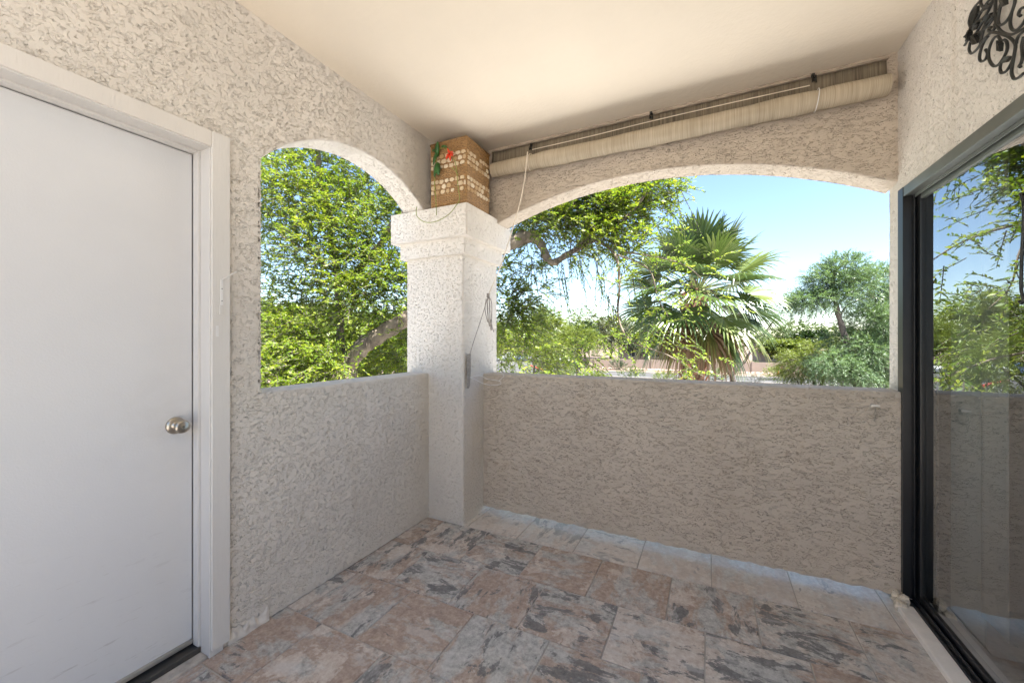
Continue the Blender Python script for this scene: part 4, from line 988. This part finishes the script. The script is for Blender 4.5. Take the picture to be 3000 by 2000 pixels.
# mesquite on the right
d = 22.0
q = lambda px, py, dd=0: at(px, py, d+dd)
mb0 = q(2520, 1145); mb0[2] = GZ
tree('mesquite_tree', 'feathery blue-green tree with forked trunk at the right of the opening', mb0,
     [([mb0, q(2520, 1170), q(2515, 1128)], 0.36, 0.25), ([q(2515, 1130), q(2490, 1080), q(2482, 1010), q(2465, 950), q(2440, 860), q(2445, 800)], 0.24, 0.09), ([q(2515, 1130), q(2548, 1090), q(2560, 1040, 1), q(2590, 980, 1), q(2640, 920, 1)], 0.26, 0.10),
      ([q(2450, 880), q(2410, 850), q(2360, 870), q(2320, 890)], 0.06, 0.02), ([q(2460, 930), q(2480, 895), q(2520, 880), q(2560, 870)], 0.06, 0.02), ([q(2445, 800), q(2470, 770), q(2480, 760)], 0.06, 0.02), ([q(2490, 1080), q(2430, 1040), q(2370, 1040)], 0.06, 0.02), ([q(2590, 980, 1), q(2560, 850, 1), q(2570, 780, 1)], 0.08, 0.02)],
     [(c_, r_, int(n_*2.3)) for c_, r_, n_ in [(q(2470, 785), (0.9, 0.9, 0.55), 130), (q(2420, 820), (0.9, 0.9, 0.5), 120), (q(2370, 880), (0.9, 0.9, 0.45), 130), (q(2330, 885), (0.5, 0.7, 0.25), 40), (q(2440, 870), (0.9, 0.9, 0.5), 110), (q(2500, 840), (0.9, 1, 0.6), 120), (q(2570, 820, 1), (1.0, 1, 0.7), 170), (q(2590, 900, 1), (1.1, 1, 0.8), 200), (q(2540, 940, 0.5), (1.0, 1, 0.8), 170), (q(2600, 940, -0.5), (0.9, 1, 0.8), 120), (q(2570, 1080, -0.5), (0.8, 0.8, 0.6), 110), (q(2600, 1000, 1), (1.0, 1, 0.8), 190), (q(2530, 1030, -0.6), (0.9, 0.8, 0.7), 160), (q(2440, 1060, -0.8), (0.8, 0.8, 0.5), 110), (q(2460, 1000, 1.6), (0.8, 0.8, 0.5), 60), (q(2680, 880, 2), (1.5, 1.5, 1.4), 250), (q(2620, 1080, 0.6), (0.8, 0.8, 0.6), 130), (q(2500, 1090, -1), (0.7, 0.7, 0.5), 70), (q(2700, 1020, 1), (1.2, 1.2, 1.0), 140)]],
     'mesq', nl=26, slen=0.75, lL=0.17, lW=0.028, droop=0.35, tw_every=3, side=0.55, jit=0.35)
# palo verde left of it, light green, lower
d = 27.0
b1 = q(2380, 1150); b1[2] = GZ
tree('palo_verde_bush', 'low yellow-green bushy tree left of the feathery tree', b1,
     [([b1, q(2385, 1100), q(2350, 1050)], 0.12, 0.04), ([b1, q(2420, 1090), q(2440, 1040)], 0.12, 0.04), ([b1, q(2330, 1110)], 0.08, 0.03)],
     [(c_, r_, int(n_*2.2)) for c_, r_, n_ in [(q(2360, 1060), (1.5, 1.3, 0.7), 230), (q(2420, 1030), (1.4, 1.3, 0.6), 200), (q(2330, 1090), (1.0, 1.0, 0.5), 110), (q(2440, 1085), (1.4, 1.2, 0.6), 160), (q(2480, 1050, 2), (1.4, 1.2, 0.8), 140)]],
     'palo', nl=20, slen=0.8, lL=0.17, lW=0.028, droop=0.45, side=0.5)
# street tree with low fork right of the palm
d = 38.0
b1 = q(2147, 1131); b1[2] = GZ
tree('street_tree', 'thin street tree with low forked trunk right of the palm', b1,
     [([b1, q(2147, 1108), q(2144, 1100)], 0.26, 0.2), ([q(2144, 1102), q(2128, 1080), q(2118, 1040), q(2100, 960)], 0.17, 0.06), ([q(2144, 1102), q(2165, 1075), q(2185, 1055), q(2205, 1020), q(2240, 975), q(2270, 935)], 0.18, 0.06), ([q(2240, 975), q(2260, 965), q(2290, 970)], 0.06, 0.02)],
     [(q(2270, 930), (1.0, 1.2, 0.9), 70), (q(2240, 960), (1.2, 1.2, 0.9), 70), (q(2300, 960), (0.9, 1.2, 0.7), 50), (q(2200, 980), (1.3, 1.2, 1.0), 70), (q(2110, 950), (2, 2, 1.6), 130), (q(2280, 900), (0.5, 0.6, 0.6), 18)],
     'mid', nl=16, slen=0.8, lL=0.2, lW=0.04, droop=0.3)
# light green trees at the lower left of the opening
d = 30.0
b1 = q(1690, 1140); b1[2] = GZ
tree('palo_verde_tree', 'yellow-green tree with slim dark trunk in front of the shaded block wall', b1,
     [([b1, q(1692, 1080), q(1697, 1030), q(1690, 990)], 0.14, 0.05), ([q(1697, 1030), q(1740, 985)], 0.05, 0.02)],
     [(c_, r_, int(n_*2.2)) for c_, r_, n_ in [(q(1690, 990), (1.3, 1.3, 0.8), 130), (q(1640, 1010), (1.2, 1.2, 0.7), 110), (q(1730, 1000), (1.0, 1.0, 0.7), 80)]], 'palo', nl=18, slen=0.7, lL=0.2, lW=0.035, droop=0.4, side=0.55)
d = 26.0
b1 = q(1560, 1160); b1[2] = GZ
tree('palo_verde_tree', 'bushy lime-green tree beside the column above the parapet', b1,
     [([b1, q(1565, 1100), q(1560, 1020)], 0.15, 0.05), ([q(1565, 1100), q(1610, 1040)], 0.08, 0.03)],
     [(c_, r_, int(n_*2.2)) for c_, r_, n_ in [(q(1550, 1000), (1.3, 1.3, 0.8), 150), (q(1600, 1020), (1.2, 1.2, 0.8), 130), (q(1500, 1010), (1.1, 1.2, 0.8), 110), (q(1620, 1075), (0.9, 1, 0.6), 70)]], 'palo', nl=18, slen=0.7, lL=0.2, lW=0.035, droop=0.4, side=0.55)
d = 45.0
b1 = q(1610, 1109); b1[2] = GZ
tree('ivy_clad_tree', 'tall rounded yellow-green tree behind the lime-green trees', b1,
     [([b1, q(1600, 1040), q(1590, 960)], 0.3, 0.1)],
     [(c_, r_, int(n_*2.2)) for c_, r_, n_ in [(q(1600, 935), (1.6, 1.6, 1.3), 150), (q(1580, 960), (1.2, 1.4, 1.4), 110), (q(1640, 970), (1.3, 1.3, 1.0), 90), (q(1585, 1000), (1.0, 1.0, 1.4), 70), (q(1610, 1040), (1.8, 1.6, 1.0), 110)]], 'palo', nl=16, slen=0.8, lL=0.26, lW=0.07, droop=0.3)
d = 58.0
k2 = 0
def far_tree(px, top, base_px, d, w, mat, label, nm='broadleaf_tree', n=160, grp='trees far beyond the street'):
    b1 = at(px, base_px, d); b1[2] = GZ; t0 = at(px, top, d); h = t0[2]-GZ
    cs_ = []
    for i in range(7):
        a = i*2.4; rr = w*0.28*(1 if i else 0)
        c = b1+np.array((rr*math.cos(a), rr*math.sin(a), h*(0.62+0.22*random.random() if i else 0.8)))
        cs_.append((c, (w*0.26, w*0.26, h*0.19), n*3//7))
    tree(nm, label, b1, [([b1, b1+np.array((0.1, 0, h*0.35)), b1+np.array((0, 0.1, h*0.7))], 0.22, 0.06), ([b1+np.array((0.05, 0, h*0.3)), b1+np.array((w*0.2, 0.2, h*0.6))], 0.12, 0.04), ([b1+np.array((0.05, 0, h*0.3)), b1+np.array((-w*0.2, -0.2, h*0.6))], 0.12, 0.04)],
         cs_, mat, nl=14, slen=0.9, lL=0.40, lW=0.20, droop=0.3, group=grp, tw_every=6)
far_tree(1690, 950, 1080, 62, 7, 'dark', 'dark green tree just behind the shaded stretch of block wall')
far_tree(1790, 930, 1075, 66, 8, 'grey', 'grey-green wispy tree seen left of the palm, beyond the block wall')
far_tree(2330, 945, 1075, 70, 9, 'mid', 'mid green tree beyond the block wall, right of the tiled roof')
far_tree(2365, 975, 1075, 66, 5, 'dark', 'dark green dense tree between the street tree and the feathery tree', n=260)
far_tree(2300, 1000, 1075, 64, 6, 'palo', 'light green rounded tree just behind the sunlit block wall', n=220)
far_tree(2450, 950, 1075, 75, 9, 'mid', 'green tree far behind the feathery tree trunk')
far_tree(2560, 960, 1075, 72, 9, 'mid', 'green tree far behind at the right end of the opening')
far_tree(1480, 950, 1070, 92, 12, 'mid', 'green tree behind the parked cars next to the column')
far_tree(2240, 980, 1075, 72, 6, 'grey', 'pale tree behind the block wall beside the tiled roof')
far_tree(2000, 960, 1075, 68, 9, 'mid', 'green tree hidden behind the palm')
far_tree(1890, 970, 1075, 70, 8, 'dark', 'dark tree hidden behind the left half of the palm')
for i, (px, top, d) in enumerate(((640, 880, 24), (800, 900, 26), (950, 905, 23), (1090, 915, 27), (1220, 900, 25), (1340, 910, 30))):
    far_tree(px, top, 1170, d, 6.5, ['mid', 'elm', 'palo'][i % 3], ['leftmost tree of the row beyond the big tree', 'second tree of the row beyond the big tree', 'third tree of the row beyond the big tree', 'fourth tree of the row beyond the big tree', 'fifth tree of the row beyond the big tree', 'last tree of the row beyond the big tree, behind the column'][i], n=260, grp='trees beyond the big tree')
LOTL = ['first tree from the left in the row behind the parking lot', 'second tree from the left in the row behind the parking lot', 'third tree from the left in the row behind the parking lot', 'fourth tree from the left in the row behind the parking lot', 'middle tree of the nine in the row behind the parking lot', 'fourth tree from the right in the row behind the parking lot', 'third tree from the right in the row behind the parking lot', 'second tree from the right in the row behind the parking lot', 'rightmost tree in the row behind the parking lot']
for i in range(9):
    x = -66+i*6.6; y = 88+random.uniform(-3, 5); w = random.uniform(9, 12); h = random.uniform(7.5, 12.5)
    b1 = np.array((x, y, GZ)); cs_ = []
    for j in range(8):
        a = j*2.4; rr = w*0.3*(1 if j else 0)
        cs_.append((b1+np.array((rr*math.cos(a), rr*math.sin(a), h*(0.45+0.3*random.random() if j else 0.8))), (w*0.28, w*0.28, h*0.22), 60))
    tree('broadleaf_tree', LOTL[i], b1, [([b1, b1+np.array((0.1, 0, h*0.3)), b1+np.array((0, 0.1, h*0.7))], 0.25, 0.08)], cs_, ['palo', 'mid', 'elm'][i % 3], nl=14, slen=1.0, lL=0.42, lW=0.17, group='trees behind the parking lot', tw_every=0)
# low shrubs
def shrub(px, py, d, r, n, mat, label, nm='desert_shrub', lL=0.12, lW=0.03, slen=0.3):
    b1 = at(px, py, d); b1[2] = GZ; parts = []
    t = empty(nm, b1); tag(t, label, 'shrub')
    C, q_ = blob(b1+np.array((0, 0, r*0.5)), (r, r, r*0.55), n, 0.2); C[:, 2] = np.maximum(C[:, 2], GZ+0.02)
    (v, f), (a, b2) = sprays(C, q_+np.array((0, 0, 0.6)), 12, slen, lL, lW, 0.1); leaf_mesh('foliage', v, f, M[mat], t)
    s = twigs(np.tile(b1, (14, 1)), C[:14], 0.012, 1).build('stem', M['bark2'], t); s['kind'] = 'stuff'
shrub(2215, 1117, 40, 0.75, 90, 'grey', 'round grey-green desert shrub at the near edge of the street')
shrub(2345, 1112, 41, 0.9, 90, 'grey', 'low grey shrub beneath the yellow-green bushy tree')
shrub(1700, 1105, 24, 1.1, 140, 'palo', 'light green low shrub under the lime-green trees')
shrub(1790, 1112, 22, 1.0, 140, 'palo', 'yellow-green low shrub left of the palm trunk')
shrub(1890, 1105, 19, 1.1, 170, 'dark', 'dark green shrub beside the palm trunk')
shrub(1640, 1112, 30, 1.0, 110, 'mid', 'green low shrub in the gravel near the column')
shrub(1110, 1200, 9, 1.5, 260, 'elm', 'leafy shrub beneath the big tree', lL=0.08, lW=0.035)
for px, d, r, mt, lb in ((1740, 40, 1.2, 'palo', 'yellow-green roadside shrub left of the palm, nearest the column'), (1850, 42, 1.3, 'mid', 'green roadside shrub half hidden by the palm fronds'), (1950, 40, 1.1, 'palo', 'lime roadside shrub behind the palm trunk'), (2100, 43, 1.0, 'mid', 'green roadside shrub between palm trunk and forked street tree'), (2270, 44, 1.2, 'palo', 'yellow-green roadside shrub right of the grey shrub'), (1660, 45, 1.3, 'mid', 'green roadside shrub below the slim dark trunk'), (1810, 58.5, 1.2, 'dark', 'dark shrub at the foot of the block wall left of the palm'), (2210, 58, 1.0, 'mid', 'small green shrub at the foot of the sunlit block wall')):
    shrub(px, 1110, d, r, 130, mt, lb, lL=0.2, lW=0.06, slen=0.45)
# sapling with a stake right of the palm trunk
sb = at(2038, 1130, 30); sb[2] = GZ
sp = empty('sapling', sb); tag(sp, 'tiny staked sapling with yellow-green leaves right of the palm trunk', 'sapling')
MB().tube([sb, sb+np.array((0, 0, 2.7))], 0.035, 6).build('stake', simple('stake', (0.42, 0.41, 0.38), 0.7), sp)
C, q_ = blob(at(2038, 1112, 30), (0.2, 0.2, 0.3), 16); (v, f), _ = sprays(C, q_+np.array((0, 0, -0.8)), 8, 0.3, 0.22, 0.06, 0.3); leaf_mesh('foliage', v, f, M['palo'], sp)

# post and marker by the wall
ps = empty('marker_post', at(2291, 1100, 50)*np.array((1, 1, 0))+np.array((0, 0, GZ))); tag(ps, 'brown steel post with orange marker by the block wall', 'post')
pl = np.array(ps.location)
MB().box(pl[0]-0.1, pl[0]+0.1, pl[1]-0.1, pl[1]+0.1, GZ, GZ+1.6).build('post', simple('rust', (0.23, 0.11, 0.06), 0.8), ps, bevel=0.01)
MB().lathe([(0.22, 0), (0.20, 0.05), (0.12, 0.06), (0.03, 0.75), (0, 0.76)], 12, (pl[0]-0.45, pl[1]-0.3, GZ)).build('marker', simple('orange', (0.75, 0.20, 0.07), 0.6), ps)
# street light
ll = at(2408, 1080, 64); ll[2] = GZ
sl = empty('street_light', ll); tag(sl, 'thin dark street light pole rising behind the block wall', 'street light')
MB().tube([ll, ll+np.array((0, 0, 6.9))], [0.09, 0.05], 8).build('pole', M['iron'], sl)
MB().tube(curve_pts([ll+np.array((0, 0, 6.85)), ll+np.array((0.4, 0, 7.05)), ll+np.array((1.0, 0, 7.1))], 4), 0.04, 6).build('arm', M['iron'], sl)
MB().box(ll[0]+0.9, ll[0]+1.5, ll[1]-0.14, ll[1]+0.14, GZ+7.02, GZ+7.14).build('lamp_head', M['bronze'], sl, bevel=0.03)

# ------------------------------------------------------------------ houses beyond the wall
M['wallh'] = simple('house_stucco', (0.30, 0.25, 0.21), 0.9, var=0.05, bump=0.003)
m, ns, ls, b = newmat('roof_tile'); v = coords(ns, ls); w = N(ns, 'ShaderNodeTexWave', Scale=2.2); w.bands_direction = 'X'; ls.new(v, w.inputs[0])
ls.new(mixc(ns, ls, noise(ns, ls, v, 4, 3, 0.6), (0.15, 0.10, 0.072), (0.24, 0.18, 0.14)), b.inputs['Base Color']); b.inputs['Roughness'].default_value = 0.85
bn = N(ns, 'ShaderNodeBump', Strength=0.7, Distance=0.06); ls.new(w.outputs[1], bn.inputs['Height']); ls.new(bn.outputs[0], b.inputs['Normal']); M['roof'] = m
M['pane'] = simple('window_pane', (0.05, 0.06, 0.07), 0.1, var=0.1)
def house(cx, y0, w, dpt, h, rh, label):
    e = empty('house', (cx, y0, GZ)); tag(e, label, 'house')
    wm = MB(); wm.box(cx-w/2, cx+w/2, y0, y0+dpt, GZ, GZ+h); wm.build('wall', M['wallh'], e)
    o = 0.5; x0, x1, ya, yb = cx-w/2-o, cx+w/2+o, y0-o, y0+dpt+o; i = min(w, dpt)/2
    z = GZ+h
    rf = MB().add([(x0,ya,z),(x1,ya,z),(x1,yb,z),(x0,yb,z),(x0+i+o,(ya+yb)/2,z+rh),(x1-i-o,(ya+yb)/2,z+rh)], [(0,1,5,4),(1,2,5),(2,3,4,5),(3,0,4),(3,2,1,0)]).build('roof', M['roof'], e)
    MB().box(x0, x1, ya-0.03, ya, z-0.22, z+0.02).build('fascia', M['wallh'], rf)
    MB().box(cx+w*0.2, cx+w*0.2+0.8, y0+dpt*0.5, y0+dpt*0.5+0.8, z+rh*0.5, z+rh+0.5).build('chimney', M['wallh'], rf)
    for k in range(3):
        xw = cx-w*0.32+k*w*0.32
        wf = MB().box(xw-0.75, xw+0.75, y0-0.06, y0+0.01, GZ+1.0, GZ+2.3).build('window', M['paint'], e)
        for s in (-0.36, 0.36): MB().box(xw+s-0.32, xw+s+0.32, y0-0.075, y0-0.061, GZ+1.08, GZ+2.22).build('pane', M['pane'], wf)
house(13.5, 78, 12, 10, 2.7, 1.5, 'tan stucco house with tiled hip roof behind the block wall')
house(32, 84, 14, 11, 2.8, 1.6, 'tan house with low tiled roof behind the feathery tree')
house(-9, 80, 14, 10, 2.8, 1.6, 'pale house roof behind the wall left of the palm')

# ------------------------------------------------------------------ parked cars
M['tyre'] = simple('tyre', (0.02, 0.02, 0.02), 0.8)
M['rim'] = simple('rim', (0.5, 0.5, 0.52), 0.3, metal=0.9)
M['cglass'] = simple('car_glass', (0.02, 0.025, 0.03), 0.06)
M['lamp'] = simple('headlight', (0.7, 0.72, 0.75), 0.15)
M['tail'] = simple('tail_light', (0.45, 0.02, 0.02), 0.2)
def paint(name, c):
    m, ns, ls, b = newmat(name); b.inputs['Base Color'].default_value = (*c, 1); b.inputs['Roughness'].default_value = 0.28; b.inputs['Coat Weight'].default_value = 0.6; b.inputs['Coat Roughness'].default_value = 0.05
    f = noise(ns, ls, coords(ns, ls), 3, 3, 0.6); ls.new(mixc(ns, ls, f, tuple(q*0.92 for q in c), c), b.inputs['Base Color']); return m
def car(loc, rz, mat, label, suv=False):
    e = empty('parked_car', loc, rz); tag(e, label, 'car', 'cars in the parking lot')
    L = 4.5; hz = 1.75 if suv else 1.45
    bot = [(-2.25, 0.35), (2.25, 0.35)]
    if suv: top = [(-2.25, 0.55), (-2.25, 0.95), (-2.2, 1.1), (-1.9, 1.65), (-1.5, hz), (0.4, hz), (0.75, 1.65), (1.25, 1.1), (2.05, 0.98), (2.25, 0.8), (2.25, 0.55)]
    else: top = [(-2.25, 0.55), (-2.25, 0.9), (-2.15, 1.0), (-1.6, 1.03), (-1.0, 1.36), (-0.6, hz), (0.25, hz), (0.6, 1.38), (1.2, 1.0), (2.0, 0.86), (2.25, 0.7), (2.25, 0.5)]
    prof = [(-2.2, 0.32)]+top+[(2.2, 0.32)]
    V = []; F = []; n = len(prof)
    for yy, k in ((-0.9, 0), (-0.86, 0.02), (0.86, 0.02), (0.9, 0)):
        pass
    rings = [(-0.90, 0.0), (-0.87, 0.035), (0.87, 0.035), (0.90, 0.0)]
    for (yy, ins) in rings:
        for (x, z) in prof:
            nar = max(0, (z-0.95))*0.42
            V.append((x*(1-(0.012 if abs(yy) > 0.89 else 0)), yy*(1-nar/0.9*0.62), z-(0.02 if abs(yy) > 0.89 else 0)))
    for r in range(3):
        for i in range(n): F.append((r*n+i, r*n+(i+1) % n, (r+1)*n+(i+1) % n, (r+1)*n+i))
    F += [tuple(range(n))[::-1], tuple(3*n+i for i in range(n))]
    bd_ = MB().add(V, F).build('body', mat, e, world=False)
    g0, g1 = 1.02, hz-0.07
    for s in (-1, 1):
        def sy(z): return s*(0.9*(1-max(0, z-0.95)*0.42/0.9*0.62)+0.006)
        xs4 = [(-1.95 if suv else -1.45, 1.08), (1.0 if suv else 1.0, 1.08), (0.62 if suv else 0.5, hz-0.1), (-1.6 if suv else -0.85, hz-0.1)]
        MB().add([(x, sy(z), z) for x, z in xs4], [(0,1,2,3) if s < 0 else (3,2,1,0)]).build('side_window', M['cglass'], bd_, world=False)
    MB().add([(x, y, z) for (x, z, y) in [(1.17+0.02, 1.06, -0.72), (1.17+0.02, 1.06, 0.72), (0.62 if not suv else 0.80, hz-0.09, 0.6), (0.62 if not suv else 0.80, hz-0.09, -0.6)]], [(0,1,2,3)]).build('windscreen', M['cglass'], bd_, world=False)
    for x in (-1.4, 1.4):
        for s in (-1, 1):
            w = MB().lathe([(0.0, -0.11), (0.28, -0.11), (0.33, -0.08), (0.33, 0.08), (0.28, 0.11), (0, 0.11)], 18, (x, s*0.82, 0.33), 'y').build('wheel', M['tyre'], e, world=False)
            MB().lathe([(0.0, -0.118), (0.2, -0.118), (0.2, 0.118), (0, 0.118)], 12, (x, s*0.82, 0.33), 'y').build('rim', M['rim'], w, world=False)
    for s in (-1, 1):
        MB().box(2.18, 2.262, s*0.66-0.17, s*0.66+0.17, 0.66, 0.78).build('headlight', M['lamp'], bd_, world=False)
        MB().box(-2.262, -2.18, s*0.68-0.15, s*0.68+0.15, 0.72, 0.86).build('tail_light', M['tail'], bd_, world=False)
PW = paint('white_car', (0.75, 0.75, 0.74)); PS = paint('silver_car', (0.45, 0.46, 0.48)); PD = paint('dark_car', (0.04, 0.05, 0.07)); PB = paint('blue_car', (0.06, 0.10, 0.2)); PR = paint('red_car', (0.3, 0.03, 0.03))
spots = [(-54.4, PS, 0, 'silver parked car at the left end of the parking row'), (-48.8, PD, 1, 'dark parked car beside the silver one at the left end'), (-43.2, PW, 0, 'white parked sedan in the left half of the parking row'), (-37.6, PS, 1, 'silver tall parked car in the middle of the parking row'), (-34.8, PB, 0, 'dark blue parked car in the middle of the parking row'), (-32.0, PW, 1, 'white tall parked car seen beside the column'), (-29.2, PD, 0, 'dark low parked car right of the white tall one'), (-26.4, PW, 0, 'white parked sedan at the right end of the parking row'), (-40.4, PS, 0, 'grey parked car between the white and the silver one')]
for x, p, s, lb in spots: car((x+1.4-0.05, 73.2, GZ+0.012), R_(-90), p, lb, bool(s))
